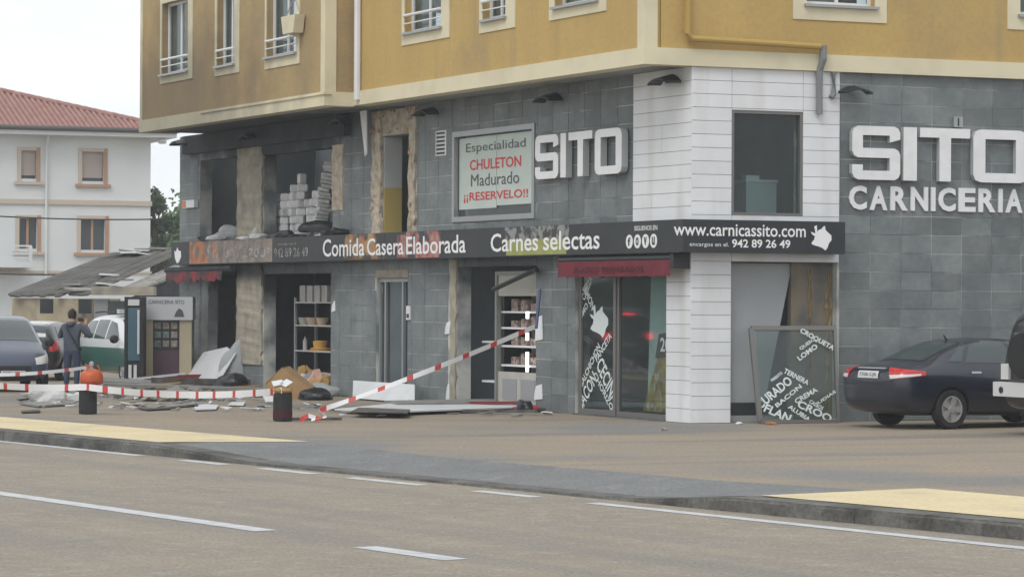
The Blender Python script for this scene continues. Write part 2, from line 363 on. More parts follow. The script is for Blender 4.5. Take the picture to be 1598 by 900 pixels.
# painted lines
def dash(a0, a1, b, w, z=RZ + .004): return MB().add([RP(a0, b - w / 2, z), RP(a1, b - w / 2, z), RP(a1, b + w / 2, z), RP(a0, b + w / 2, z)], [(0, 1, 2, 3)])
def a_of(px, py): return onroad(px, py)[0]
EDGES = [(-120, a_of(215, 711)), (a_of(275, 718), a_of(345, 725)), (a_of(392, 731), a_of(475, 740)), (a_of(545, 745), a_of(660, 757)), (a_of(735, 766), a_of(850, 775)), (a_of(935, 784), 120)]
for a0, a1 in EDGES: struct(dash(a0, a1, 0.0, .20), 'edge_line', M['line'])
lb = onroad(415, 828)[1]
struct(dash(-60, onroad(415, 828)[0], lb, .25), 'lane_line', M['line'])
d0, d1 = onroad(567, 853)[0], onroad(712, 873)[0]
struct(dash(d0, d1, onroad(640, 863)[1], .25), 'lane_line', M['line'])
step = d1 - onroad(415, 828)[0]
for k in range(1, 6): struct(dash(d0 + k * step * 1.25, d1 + k * step * 1.25, onroad(640, 863)[1], .25), 'lane_line', M['line'])

# ------------------------------------------------------------------ the corner building
B = thing('corner_building', 'ochre apartment building with burnt grey tiled butcher shop on its ground floor', 'building', C)
SL_END, SR_END, ZC, ZTOP = 24.19, 13.0, 5.90, 9.4
HL = [(20.40, 22.82, 3.45, 5.28), (14.95, 18.82, 3.45, 5.24), (11.05, 12.42, 3.36, 5.34), (5.66, 9.05, 3.55, 5.22),
      (20.40, 22.82, 0, 2.62), (15.02, 18.80, 0, 2.58), (11.16, 12.68, .04, 2.46), (5.58, 8.88, 0, 2.66), (.78, 4.06, 0, 2.62)]
HR = [(.72, 2.06, 3.45, 5.2), (.73, 2.74, 0, 2.68)]
def wall(fr, s0, s1, z0, z1, holes, da, db, name, m, parent):
    ss = sorted({s0, s1, *[h for q in holes for h in q[:2] if s0 < h < s1]}); mb = MB()
    for a, b in zip(ss, ss[1:]):
        cuts = sorted([(q[2], q[3]) for q in holes if q[0] <= a + 1e-6 and q[1] >= b - 1e-6]); z = z0
        for c0, c1 in cuts:
            if c0 > z: mb.fbox(fr, a, b, da, db, z, c0)
            z = max(z, c1)
        if z < z1: mb.fbox(fr, a, b, da, db, z, z1)
    return mb.build(name, m, parent)
TT = .022                                             # tile thickness; tile faces lie in the plane d = 0
# the concrete columns and the torn strip stand free of tiles
BARE = [(18.82, 20.40, .55, 2.82), (18.82, 20.40, 3.36, 5.6), (14.35, 14.95, 3.9, 5.3), (10.74, 12.86, 3.36, 5.9), (8.88, 9.28, 0, 2.8), (20.4, 22.82, 5.28, 5.9), (14.95, 18.82, 5.24, 5.9)]
wall(L, .02, SL_END, 0, ZC, HL, -.30, -.007, 'wall', M['mortar'], B)
wall(R, .30, SR_END, 0, ZC, HR, -.30, -.007, 'wall', M['mortar'], B)

unit = MB().box(-.5, .5, -.5, .5, -.5, .5)
def unit_mesh(name, m):
    o = unit.build(name, m); me = o.data; bpy.data.objects.remove(o); return me
def piece(name, me, fr, s0, s1, d0, d1, z0, z1, parent):
    o = bpy.data.objects.new(name, me); col.objects.link(o); o.parent = parent
    o.location = fr.P((s0 + s1) / 2, (d0 + d1) / 2, (z0 + z1) / 2) - parent.location
    o.rotation_euler = (0, 0, fr.rz); o.scale = (s1 - s0, abs(d1 - d0), z1 - z0); return o
def clip(rect, holes):
    s0, s1, z0, z1 = rect
    for (a, b, c, d) in holes:
        if a >= s1 - 1e-6 or b <= s0 + 1e-6 or c >= z1 - 1e-6 or d <= z0 + 1e-6: continue
        opts = []
        if a > s0: opts.append((s0, a, z0, z1))
        if b < s1: opts.append((b, s1, z0, z1))
        if c > z0: opts.append((s0, s1, z0, c))
        if d < z1: opts.append((s0, s1, d, z1))
        if not opts: return None
        s0, s1, z0, z1 = max(opts, key=lambda q: (q[1] - q[0]) * (q[3] - q[2]))
    return (s0, s1, z0, z1) if s1 - s0 > .03 and z1 - z0 > .03 else None
tile_me = unit_mesh('stone_tile', M['tile'])
GAP = .014; TW, TH = .60, .3165
cells = []
for (fr, lo, hi, holes) in ((R, 2.78, SR_END, HR), (L, 1.95, SL_END, HL + BARE + [(.0, .78, 0, 2.8), (0, 1.95, 2.8, 5.9)]), (L, .80, 1.95, HL + [(0, 1.95, 2.62, 5.9)])):
    nc = int((hi - lo) / TW) + 1
    for i in range(nc):
        for j in range(19):
            a = lo + i * TW; b = min(hi, a + TW); z0 = j * TH; z1 = min(ZC, z0 + TH)
            if z1 - z0 < .03 or b - a < .03: continue
            q = clip((a, b, z0, z1), holes)
            if q: cells.append((fr, q))
def vis(c):
    p = c[0].P((c[1][0] + c[1][1]) / 2, 0, 1); return abs(p.x / p.y) > .2 and c[0] is R, c[0] is L, c[1][0]
cells.sort(key=vis)
NT = 295
for fr, (a, b, z0, z1) in cells[:NT]:
    piece('stone_tile', tile_me, fr, a + GAP / 2, b - GAP / 2, -TT, random.uniform(-.002, .002), z0 + GAP / 2, z1 - GAP / 2, B)
mb = MB()
for fr, (a, b, z0, z1) in cells[NT:]:
    mb.fbox(fr, a + GAP / 2, b - GAP / 2, -TT, random.uniform(-.002, .002), z0 + GAP / 2, z1 - GAP / 2)
tag(mb.build('stone_tiling', M['tile'], B), kind='stuff')

# white panels of the corner
panel_me = unit_mesh('white_panel', M['panel'])
PH = .2295
cw = corner(.03, .03) - C; sLc = cw.dot(uL); sRc = cw.dot(uR)
mb = MB(); mb.fbox(L, .03, 1.94, -TT, .012, 3.36, ZC); mb.fbox(L, .03, .78, -TT, .012, 0, 2.8)
mb.fbox(R, .05, .72, -TT, .012, 0, ZC); mb.fbox(R, .72, 2.06, -TT, .012, 5.2, ZC); mb.fbox(R, 2.06, 2.76, -TT, .012, 3.3, ZC); mb.fbox(R, .72, 2.76, -TT, .012, 2.68, 3.45)
mb.build('panel_backing', M['panelgap'], B)
def panels(fr, s0, s1, z0, z1, cuts, holes):
    n = round((z1 - z0) / PH); h = (z1 - z0) / n
    for j in range(n):
        ss = [s0] + [c for c in cuts(j) if s0 < c < s1] + [s1]
        for a, b in zip(ss, ss[1:]):
            q = clip((a, b, z0 + j * h, z0 + (j + 1) * h), holes)
            if q: piece('white_panel', panel_me, fr, q[0] + .004, q[1] - .004, .012, .03, q[2] + .004, q[3] - .004, B)
panels(L, sLc, 1.94, 3.36, ZC, lambda j: [.95] if j in (5, 6) else ([1.3] if j % 4 == 1 else []), [])
panels(L, sLc, .78, 0, 2.80, lambda j: [], [])
panels(R, sRc, .72, 0, 2.68, lambda j: [], [])
panels(R, sRc, 2.76, 2.68, 3.45, lambda j: [.72], [])
panels(R, sRc, 2.76, 3.45, ZC, lambda j: [.72, 2.06], HR)
# upper storeys: overhanging front, bay and right side
DU, DB, DR = .90, 1.55, .06
cu = corner(DU, DR) - C; sU = cu.dot(uL); sUR = cu.dot(uR)
BS0, BS1 = 11.75, 22.61
def up(px, py, d): return L.px(px, py, d)
def winspec(fr, d, pl, pr, pyb, qsl, qsr, qyb):
    a, b = fr.px(pl, pyb, d)[0], fr.px(pr, pyb, d)[0]; c, e = fr.px(qsl, qyb, d)[0], fr.px(qsr, qyb, d)[0]
    zb = fr.px(pl, pyb, d)[1]; zq = fr.px(qsl, qyb, d)[1]
    return (min(a, b), max(a, b), zb, min(c, e), max(c, e), zq)
WB = [winspec(L, DB, *q) for q in ((253, 294, 117, 250.5, 301, 132), (339, 366.5, 104, 336, 374, 120), (416.5, 463, 90, 414, 468, 109))]
WU = [winspec(L, DU, *q) for q in ((632, 689.5, 52, 628, 702, 72), (753.6, 790, 32, 749, 804.6, 53), (866.5, 934, 11.5, 858, 947, 33))]
WR = [winspec(R, DR, *q) for q in ((1258, 1365, 6, 1237, 1383, 30),)]
WR += [tuple(x + (4.2 if i in (0, 1, 3, 4) else 0) for i, x in enumerate(WR[0]))]
WT = 8.75
def holes_of(ws): return [(a, b, zb, WT) for (a, b, zb, _, _, _) in ws]
wall(L, sU, BS0 + .35, ZC + .28, ZTOP, holes_of(WU), DU - .28, DU, 'upper_wall', M['ochre'], B)
wall(L, BS0, BS1, ZC + .26, ZTOP, holes_of(WB), DB - .28, DB, 'bay_wall', M['ochrebay'], B)
MB().fbox(L, BS0 + .001, BS0 + .28, DU + .001, DB - .281, ZC + .26, ZTOP).build('bay_return', M['ochrebay'], B)
MB().fbox(L, BS1 - .28, BS1 - .001, -.3, DB - .281, ZC + .26, ZTOP).build('bay_return', M['ochrebay'], B)
wall(R, sUR + .29, SR_END, ZC + .27, ZTOP, holes_of(WR), DR - .28, DR, 'upper_wall', M['ochre'], B)
# cornice bands, soffits, corner pilasters
cc = corner(DU + .04, DR + .04)
def plan(pts, z0, z1): return MB().prism([Vector((p.x, p.y, z0)) for p in pts], (0, 0, z1 - z0))
plan([cc, L.P(BS0 + .02, DU + .04, 0), L.P(BS0 + .02, DU - .3, 0), corner(DU - .3, DR - .3), R.P(SR_END, DR - .3, 0), R.P(SR_END, DR + .04, 0)], ZC, ZC + .28).build('cornice', M['cream'], B)
plan([L.P(BS0 - .04, DU + .041, 0), L.P(BS0 - .04, DB + .04, 0), L.P(BS1 + .04, DB + .04, 0), L.P(BS1 + .04, DB - .3, 0), L.P(BS0 + .3, DB - .3, 0), L.P(BS0 + .3, DU + .041, 0)], ZC - .02, ZC + .26).build('cornice', M['cream'], B)
plan([L.P(BS0 - .07, DB + .07, 0), L.P(18.6, DB + .07, 0), L.P(18.6, DB - .1, 0), L.P(BS0 - .07, DB - .1, 0)], ZC + .2, ZC + .245).build('drip_moulding', M['cream'], B)
plan([corner(DU - .3, -.28), L.P(BS0 + .1, DU - .3, 0), L.P(BS0 + .1, -.28, 0), corner(-.28, -.28)], ZC + .004, ZC + .18).build('soffit', M['soffit'], B)
plan([L.P(BS0 + .1, DB - .3, 0), L.P(BS1, DB - .3, 0), L.P(BS1, -.28, 0), L.P(BS0 + .1, -.28, 0)], ZC + .006, ZC + .18).build('soffit', M['soffit'], B)
pc = corner(DU + .025, DR + .025); s1_ = (pc - C).dot(uL); s2_ = (pc - C).dot(uR)
plan([pc, L.P(s1_ + .24, DU + .025, 0), L.P(s1_ + .24, DU - .1, 0), corner(DU - .1, DR - .1), R.P(s2_ + .24, DR - .1, 0), R.P(s2_ + .24, DR + .025, 0)], ZC + .28, ZTOP).build('corner_pilaster', M['cream'], B)
plan([L.P(BS0 - .025, DB + .025, 0), L.P(BS0 + .2, DB + .025, 0), L.P(BS0 + .2, DB - .1, 0), L.P(BS0 + .1, DB - .22, 0), L.P(BS0 - .025, DB - .22, 0)], ZC + .26, ZTOP).build('corner_pilaster', M['cream'], B)
plan([L.P(BS1 + .025, DB + .025, 0), L.P(BS1 - .12, DB + .025, 0), L.P(BS1 - .12, DB - .2, 0), L.P(BS1 + .025, DB - .2, 0)], ZC + .26, ZTOP).build('corner_pilaster', M['cream'], B)
# roof slab closes the storeys built
plan([corner(DU - .3, DR - .3), L.P(BS1, DU - .3, 0), L.P(SL_END, -8, 0), R.P(SR_END, -9, 0), R.P(SR_END, DR - .3, 0)], ZTOP - .2, ZTOP).build('roof_slab', M['soffit'], B)
M['curtain'] = mat('pale blind', (.42, .43, .42), .9, c2=(.34, .35, .35), scale=2)
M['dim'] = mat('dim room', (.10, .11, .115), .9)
def window(fr, d, spec, rail=True, blind=.45, flip=False):
    a, b, zb, sa, sb, zs = spec
    w = MB().fbox(fr, sa, a, d, d + .02, zs, WT + .25).fbox(fr, b, sb, d, d + .02, zs, WT + .25).fbox(fr, a, b, d, d + .02, zs, zb).fbox(fr, a, b, d, d + .02, WT, WT + .25).build('window', M['cream'], B)
    MB().fbox(fr, a - .05, b + .05, d + .02, d + .09, zb - .05, zb - .005).build('sill', M['alu'], w)
    f = MB(); k = .06; m_ = (a + b) / 2; g0, g1 = d - .2, d - .14
    for (x0, x1, y0, y1) in ((a, a + k, zb, WT), (b - k, b, zb, WT), (a + k, b - k, zb, zb + k), (a + k, b - k, WT - k, WT), (m_ - k / 2, m_ + k / 2, zb + k, WT - k)): f.fbox(fr, x0, x1, g0, g1, y0, y1)
    f.build('frame', M['whiteframe'], w)
    MB().fbox(fr, a + k, m_ - k / 2, d - .18, d - .172, zb + k, WT - k).build('pane', M['glass'], w)
    MB().fbox(fr, m_ + k / 2, b - k, d - .18, d - .172, zb + k, WT - k).build('pane', M['glass'], w)
    x0, x1 = (a, a + (b - a) * blind) if not flip else (b - (b - a) * blind, b)
    MB().fbox(fr, x0, x1, d - .27, d - .25, zb, WT).build('blind', M['curtain'], w)
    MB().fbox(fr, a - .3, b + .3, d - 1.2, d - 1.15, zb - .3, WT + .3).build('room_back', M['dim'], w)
    if rail:
        r = MB().tube([fr.P(a, d + .03, zb + .33), fr.P(b, d + .03, zb + .33)], .028).tube([fr.P(a, d + .03, zb + .17), fr.P(b, d + .03, zb + .17)], .014)
        r.build('railing', M['whiteframe'], w)
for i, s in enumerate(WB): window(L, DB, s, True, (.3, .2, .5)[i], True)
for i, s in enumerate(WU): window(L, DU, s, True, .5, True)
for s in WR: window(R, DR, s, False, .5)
# slabs, partitions and back walls of the burnt rooms
IN = -.30
plan([corner(-.31, -.31), L.P(SL_END - .02, -.31, 0), L.P(SL_END - .02, -6, 0), R.P(SR_END - .05, -7, 0), R.P(SR_END - .05, -.31, 0)], 2.86, 3.34).build('floor_slab', M['floor'], B)
plan([corner(-.31, -.31), L.P(SL_END - .02, -.31, 0), L.P(SL_END - .02, -6, 0), R.P(SR_END - .05, -7, 0), R.P(SR_END - .05, -.31, 0)], -.1, .015).build('floor_slab', M['floor'], B)
for s0 in (4.35, 9.6, 13.6): MB().fbox(L, s0, s0 + .15, -3.39, IN - .005, .02, 2.855).build('partition', M['burnt'], B)
MB().fbox(L, SL_END - .3, SL_END - .02, -3.39, IN - .005, .02, 5.89).build('end_wall', M['burnt'], B)
for s0 in (5.2, 9.7, 13.6): MB().fbox(L, s0, s0 + .15, -3.39, IN - .005, 3.345, 5.89).build('partition', M['burnt'], B)
MB().fbox(L, .5, SL_END - .32, -3.7, -3.4, .02, 2.855).build('back_wall', M['burnt'], B)
MB().fbox(L, .5, SL_END - .32, -3.7, -3.4, 3.345, 5.89).build('back_wall', M['burnt'], B)
MB().fbox(R, 3.2, 3.4, -4.5, IN - .005, .02, 2.855).fbox(R, 3.2, 3.4, -4.5, IN - .005, 3.345, 5.89).build('partition', M['burnt'], B)
MB().fbox(L, SL_END - .01, SL_END + .001, -6, -.3, 0, 5.9).build('side_wall', M['mortar'], B)
# bare columns with ragged edges, torn masonry strip
def ragged(fr, s0, s1, d0, d1, z0, z1, n, amp, name, m):
    vs_ = []; fs = []
    for i in range(n + 1):
        z = z0 + (z1 - z0) * i / n
        a = s0 + random.uniform(-amp, amp); b = s1 + random.uniform(-amp, amp)
        for (s, d) in ((a, d0), (a, d1), ((a + b) / 2, d1 + random.uniform(-.02, .03)), (b, d1), (b, d0)): vs_.append(fr.P(s, d, z))
    for i in range(n):
        for q in range(4): fs.append((i * 5 + q, i * 5 + q + 1, i * 5 + q + 6, i * 5 + q + 5))
    fs += [(0, 1, 2, 3, 4), tuple(n * 5 + q for q in range(5))]
    return MB().add(vs_, fs).build(name, m, B)
ragged(L, 18.86, 20.36, -.02, .035, .55, 2.84, 22, .04, 'bare_column', M['concrete'])
ragged(L, 18.86, 20.36, -.02, .035, 3.36, 5.62, 22, .05, 'bare_column', M['concrete'])
ragged(L, 14.38, 14.95, -.02, .02, 3.9, 5.28, 14, .04, 'bare_column', M['plaster'])
ragged(L, 12.42, 12.84, -.02, .05, 3.36, 5.86, 18, .05, 'torn_jamb', M['plaster'])
ragged(L, 10.76, 11.05, -.02, .05, 3.36, 5.86, 18, .05, 'torn_jamb', M['plaster'])
ragged(L, 8.9, 9.14, -.02, .03, .02, 2.8, 16, .04, 'torn_jamb', M['concrete'])
ragged(L, 11.06, 12.42, -.02, .015, 5.35, 5.86, 4, .02, 'torn_lintel', M['plaster'])
bme = unit_mesh('brick', M['brick'])
for k in range(46):
    side = random.random()
    if side < .3: s = random.uniform(12.42, 12.82); z = random.uniform(3.4, 5.8)
    elif side < .6: s = random.uniform(10.78, 11.03); z = random.uniform(3.4, 5.8)
    else: s = random.uniform(10.9, 12.7); z = random.choice((random.uniform(5.36, 5.5), random.uniform(5.7, 5.85)))
    w = random.uniform(.06, .16); h = random.uniform(.04, .09)
    o = piece('brick', bme, L, s - w / 2, s + w / 2, -.02, random.uniform(.05, .09), z - h / 2, z + h / 2, B)
    o.rotation_euler = (random.uniform(-.2, .2), random.uniform(-.3, .3), L.rz + random.uniform(-.2, .2))
# stairwell seen through the torn opening
MB().fbox(L, 12.36, 12.42, -.42, -.03, 3.345, 4.30).build('stairwell_dado', M['roomyellow'], B)
MB().fbox(L, 12.36, 12.42, -.42, -.03, 4.302, 5.33).build('stairwell_wall', M['roomwhite'], B)
MB().fbox(L, 10.0, 13.5, -1.5, -1.4, 3.345, 4.30).build('stairwell_dado', M['roomyellow'], B)
MB().fbox(L, 10.0, 13.5, -1.5, -1.4, 4.302, 5.89).build('stairwell_wall', M['roomwhite'], B)
# charred beam and hanging sheet at the bay soffit
MB().fbox(L, 14.0, 23.6, .02, .16, 5.45, 5.88).build('charred_beam', M['char0'], B)
tag(MB().prism([L.P(12.95, .25, 5.88), L.P(12.62, .25, 5.88), L.P(12.7, .2, 5.0), L.P(12.8, .2, 4.95)], L.n * .02).build('torn_flashing', M['panel'], B))
# pipes on the building
g = MB().tube([L.P(BS0 - .25, DU + .07, ZC + .1), L.P(BS0 - .25, DU + .07, ZTOP)], .07)
g.build('downpipe', M['panel'], B)
M['ochrepipe'] = mat('ochre pipe', (.42, .28, .08), .6)
M['greypipe'] = mat('grey pipe', (.20, .21, .22), .5)
p0 = R.P(-.18, DR + .12, 6.34); q0 = R.P(2.30, DR + .12, 6.30)
MB().tube([R.P(-.18, DR + .12, ZTOP), p0 + Vector((0, 0, .08)), p0 + R.u * .08, q0], .055, 10).build('gas_pipe', M['ochrepipe'], B)
MB().tube([q0 + R.u * .06 + Vector((0, 0, .02)), q0 + R.u * .06 - Vector((0, 0, .2)), R.P(2.33, .1, 5.9), R.P(2.33, .1, 5.17)], .06, 10).build('gas_pipe', M['greypipe'], B)
MB().tube([R.P(2.62, .07, 5.9), R.P(2.62, .07, 5.52), R.P(2.57, .07, 5.46)], .05, 8).build('pipe_stub', M['greypipe'], B)
# air vent beside the poster window
v = MB().fbox(L, 9.38, 9.85, -.02, .02, 4.83, 5.32).build('air_vent', M['panel'], B)
for k in range(6): MB().fbox(L, 9.43, 9.80, .02, .026, 4.86 + k * .078, 4.90 + k * .078).build('slot', M['blackmetal'], v)

# ------------------------------------------------------------------ signs on the shop
def lx(px, py=400, d=0.0): return L.px(px, py, d)[0]
def rx(px, py=400, d=0.0): return R.px(px, py, d)[0]
def lz(px, py, d=0.0): return L.px(px, py, d)[1]
def rz_(px, py, d=0.0): return R.px(px, py, d)[1]
SD = .36
FS = thing('fascia_sign', 'long black fascia sign with white lettering wrapped round the shop corner', 'sign', L.P(8, .2, 2.82))
Z0, Z1 = 2.82, 3.36
fc = corner(SD, SD)
plan([fc, L.P(23.76, SD, 0), L.P(23.76, .033, 0), corner(.033, .033), R.P(2.69, .033, 0), R.P(2.69, SD, 0)], Z0, Z1).build('sign_box', M['black'], FS)
M['print_fire'] = mat('flame photo print', (.42, .12, .04), .6, c2=(.50, .27, .12), scale=5, c3=(.13, .12, .11), s3=3.2, lo3=.45, hi3=.62)
M['print_burnt'] = mat('scorched photo print', (.16, .15, .14), .7, c2=(.34, .27, .22), scale=4, c3=(.48, .18, .08), s3=2.4, lo3=.6, hi3=.7)
M['print_food'] = mat('food photo print', (.40, .29, .12), .6, c2=(.36, .11, .06), scale=6, c3=(.04, .04, .042), s3=2.2, lo3=.44, hi3=.54)
M['print_red'] = mat('red dish photo print', (.34, .06, .05), .6, c2=(.42, .32, .28), scale=7, c3=(.04, .045, .06), s3=2.2, lo3=.45, hi3=.54)
M['print_green'] = mat('pasture photo print', (.34, .35, .10), .6, c2=(.26, .27, .09), scale=4, c3=(.05, .055, .04), s3=1.6, lo3=.55, hi3=.68)
M['print_sky'] = mat('cattle photo print', (.26, .26, .25), .6, c2=(.05, .05, .05), scale=6, lo=.45, hi=.55)
def patch(fr, a, b, z0, z1, d, m, name='photo_print', parent=FS): return MB().fbox(fr, a, b, d, d + .004, z0, z1).build(name, m, parent)
def fpx(pa, pb, z0, z1, m, name='photo_print'): return patch(L, lx(pb, 380, SD), lx(pa, 380, SD), z0, z1, SD, m, name)
fpx(296, 325, 2.84, 3.35, M['print_fire']); fpx(325.5, 425, 2.84, 3.35, M['print_burnt'])
fpx(536, 600, 2.84, 3.355, M['print_food']); fpx(620, 633, 2.86, 3.3, M['print_red']); fpx(634, 688, 2.84, 3.355, M['print_red'])
fpx(790, 884, 2.84, 3.12, M['print_green']); fpx(788, 888, 3.122, 3.355, M['print_sky'])
def fl(name, s, pa, pb, z0, z1, m=M['white'], bold=.012, d=SD + .005): return ftext(name, s, L, lx(pa, 380, d), lx(pb, 380, d), z0, z1, d, m, FS, bold=bold)
M['scorched'] = mat('scorched lettering', (.40, .38, .36), .7, c2=(.15, .14, .13), scale=5, lo=.4, hi=.6)
fl('lettering', 'Pollos Asados', 324, 422, 2.94, 3.26, M['scorched'])
fl('lettering', '942 89 26 49', 428, 481, 2.93, 3.13, M['scorched']); fl('lettering', 'encargos en el.', 434, 463, 3.18, 3.24, M['scorched'])
for w_, a_, b_ in (('Comida', 504, 569), ('Casera', 573, 630), ('Elaborada', 634, 727)): fl('lettering', w_, a_, b_, 2.91, 3.26 if w_ != 'Comida' else 3.28)
fl('lettering', 'Carnes', 766, 840, 2.91, 3.25); fl('lettering', 'selectas', 848, 936, 2.91, 3.25)
fl('lettering', 'SIGUENOS EN', 990, 1026, 3.20, 3.28)
def disc(fr, s, z, rs, d, m, name, parent, n=24, rzz=None):
    rzz = rzz or rs
    return MB().prism([fr.P(s + rs * math.cos(2 * math.pi * k / n), d, z + rzz * math.sin(2 * math.pi * k / n)) for k in range(n)], fr.n * .004).build(name, m, parent)
for k, ch in enumerate('f@tY'):
    s = lx(982.5 + 12.6 * k, 380, SD); b = disc(L, s, 3.02, .118, SD + .003, M['white'], 'icon_disc', FS)
    o = ftext('icon_mark', {'f': 'f', '@': 'o', 't': 'v', 'Y': 'u'}[ch], L, s + .05, s - .05, 2.95, 3.09, SD + .008, M['black'], FS, bold=.03)
def fr_(name, s, pa, pb, z0, z1, bold=.012): return ftext(name, s, R, rx(pa, 380, SD), rx(pb, 380, SD), z0, z1, SD + .004, M['white'], FS, bold=bold)
fr_('lettering', 'www.carnicassito.com', 1051, 1257, 3.09, 3.29); fr_('lettering', '942 89 26 49', 1142, 1233, 2.905, 3.045, .02); fr_('lettering', 'encargos en el.', 1076, 1137, 2.90, 2.985, 0)
def bull(fr, s0, s1, z0, z1, d, m, name, parent):
    pts = [(.30, .97), (.33, .72), (.40, .80), (.52, .83), (.60, .92), (.68, .95), (.70, .80), (.80, .72), (.97, .60), (.98, .42), (.86, .30), (.80, .14), (.70, .03), (.58, .12), (.40, .18),
           (.20, .22), (.06, .28), (.10, .36), (.18, .42), (.22, .56), (.10, .62), (.03, .72), (.12, .70), (.24, .66), (.22, .80), (.18, .92)]
    return MB().prism([fr.P(s0 + (s1 - s0) * x, d, z0 + (z1 - z0) * y) for x, y in pts], fr.n * .004).build(name, m, parent)
bull(R, rx(1264, 370, SD), rx(1298, 370, SD), 2.86, 3.31, SD + .003, M['white'], 'bull_emblem', FS)
pts = [(.5, 1), (.62, .82), (.95, .74), (1, .4), (.7, .05), (.45, 0), (.2, .35), (.12, .8), (.3, .7)]
a0, a1 = lx(271, 390, SD), lx(283, 390, SD)
MB().prism([L.P(a0 + (a1 - a0) * x, SD + .003, 2.86 + .38 * y) for x, y in pts], L.n * .004).build('hen_emblem', M['white'], FS)

# block letters SITO, a set on each side
S_OUT = [(0, .28), (0, .12), (.04, .04), (.12, 0), (.88, 0), (.96, .04), (1, .12), (1, .47), (.96, .55), (.88, .59), (.22, .59), (.22, .83), (.78, .83), (.78, .70), (1, .76), (1, .88), (.96, .96), (.88, 1), (.12, 1), (.04, .96), (0, .88), (0, .53), (.04, .45), (.12, .41), (.78, .41), (.78, .17), (.22, .17), (.22, .28)]
def sito(fr, spans, z0, z1, d0, d1, label):
    t = thing('letter_sign', label, 'sign', fr.P((spans[0][0] + spans[3][1]) / 2, d0, z0))
    def P(sp, x, y): return fr.P(sp[0] + (sp[1] - sp[0]) * x, d0, z0 + (z1 - z0) * y)
    vec = fr.n * (d1 - d0); mm = [M['letter'], M['letterside']]
    MB().prism([P(spans[0], x, y) for x, y in S_OUT], vec, 0, 1).build('letter_S', mm, t)
    MB().prism([P(spans[1], x, y) for x, y in ((0, 0), (1, 0), (1, 1), (0, 1))], vec, 0, 1).build('letter_I', mm, t)
    k = (.385, .615)
    MB().prism([P(spans[2], x, y) for x, y in ((k[0], 0), (k[1], 0), (k[1], .82), (1, .82), (1, 1), (0, 1), (0, .82), (k[0], .82))], vec, 0, 1).build('letter_T', mm, t)
    ou = [(0, .14), (.04, .04), (.14, 0), (.86, 0), (.96, .04), (1, .14), (1, .86), (.96, .96), (.86, 1), (.14, 1), (.04, .96), (0, .86)]
    inn = [(.22, .20), (.22, .18), (.24, .18), (.76, .18), (.78, .18), (.78, .20), (.78, .80), (.78, .82), (.76, .82), (.24, .82), (.22, .82), (.22, .80)]
    mb = MB(); n = 12; a = [P(spans[3], *q) for q in ou]; b = [P(spans[3], *q) for q in inn]
    mb.v = a + b + [p + vec for p in a] + [p + vec for p in b]
    for i in range(n):
        j = (i + 1) % n
        for q, m_ in (((i, j, n + j, n + i), 0), ((2 * n + i, 2 * n + j, 3 * n + j, 3 * n + i), 0), ((i, j, 2 * n + j, 2 * n + i), 1), ((n + i, n + j, 3 * n + j, 3 * n + i), 1)): mb.f.append(list(q)); mb.mi.append(m_)
    mb.build('letter_O', mm, t)
    return t
dl = .16
sito(L, [(lx(a, 240, dl), lx(b, 240, dl)) for a, b in ((835, 871), (874.5, 883), (887, 924), (928, 970))], 4.21, 5.0, .03, dl, 'white raised SITO letters beside the poster window above the fascia')
dl = .12
sito(R, [(rx(a, 240, dl), rx(b, 240, dl)) for a, b in ((1330, 1405), (1410, 1431), (1436, 1514), (1519, 1604))], 4.09, 5.0, .02, dl, 'large white raised SITO letters above CARNICERIA on the slate wall')
CS = thing('letter_sign', 'flat white CARNICERIA lettering on the slate wall', 'sign', R.P(4.6, .02, 3.57))
for k, ch in enumerate('CARNICERIA'):
    w = {'I': .25}.get(ch, 1.0); tot = 8.5 + .18 * 9
    pos = sum({'I': .25}.get(q, 1.0) + .18 for q in 'CARNICERIA'[:k])
    a = 2.95 + (6.38 - 2.95) * pos / tot; b = a + (6.38 - 2.95) * w / tot
    text('letter_' + ch, ch, R.P(a, .003, 3.58), R.u * (b - a), Vector((0, 0, .41)), R.n, M['letter'], CS, thick=.03, bold=.035)

# ------------------------------------------------------------------ poster window, upper corner window, shop front
def framed(fr, a, b, z0, z1, d, k, m, name, parent, t=.06, mull=()):
    mb = MB().fbox(fr, a, a + k, d - t, d, z0, z1).fbox(fr, b - k, b, d - t, d, z0, z1).fbox(fr, a + k, b - k, d - t, d, z0, z0 + k).fbox(fr, a + k, b - k, d - t, d, z1 - k, z1)
    for s in mull: mb.fbox(fr, s - k / 2, s + k / 2, d - t, d, z0 + k, z1 - k)
    return mb.build(name, m, parent)
w = framed(L, 5.63, 9.09, 3.52, 5.26, .03, .10, M['alu'], 'window', B, .1)
MB().fbox(L, 5.74, 8.98, -.10, -.092, 3.62, 5.16).build('pane', M['shopglass'], w)
PO = thing('poster', 'pale poster advertising CHULETON in red behind the upper shop window', 'poster', L.P(7.3, -.14, 3.8))
for a, b, zb in ((5.8, 7.33, 3.80), (7.35, 8.95, 3.76)): MB().fbox(L, a, b, -.075, -.065, zb, 5.13).build('sheet', M['poster'], PO)
for s, pa, pb, z0, z1, m in (('Especialidad', 727, 820, 4.80, 5.02, M['greyprint']), ('CHULETON', 733, 813, 4.50, 4.70, M['redprint']), ('Madurado', 735, 810, 4.19, 4.42, M['greyprint']), ('¡¡RESERVELO!!', 724, 824, 3.88, 4.08, M['redprint'])):
    ftext('lettering', s, L, lx(pa, 270, -.06), lx(pb, 270, -.06), z0, z1, -.063, m, PO, bold=0.0 if m is M['greyprint'] else .015)
w = framed(R, .72, 2.06, 3.45, 5.2, .02, .05, M['darkalu'], 'window', B, .12)
MB().fbox(R, .77, 2.01, -.06, -.052, 3.5, 5.15).build('pane', M['shopglass'], w)
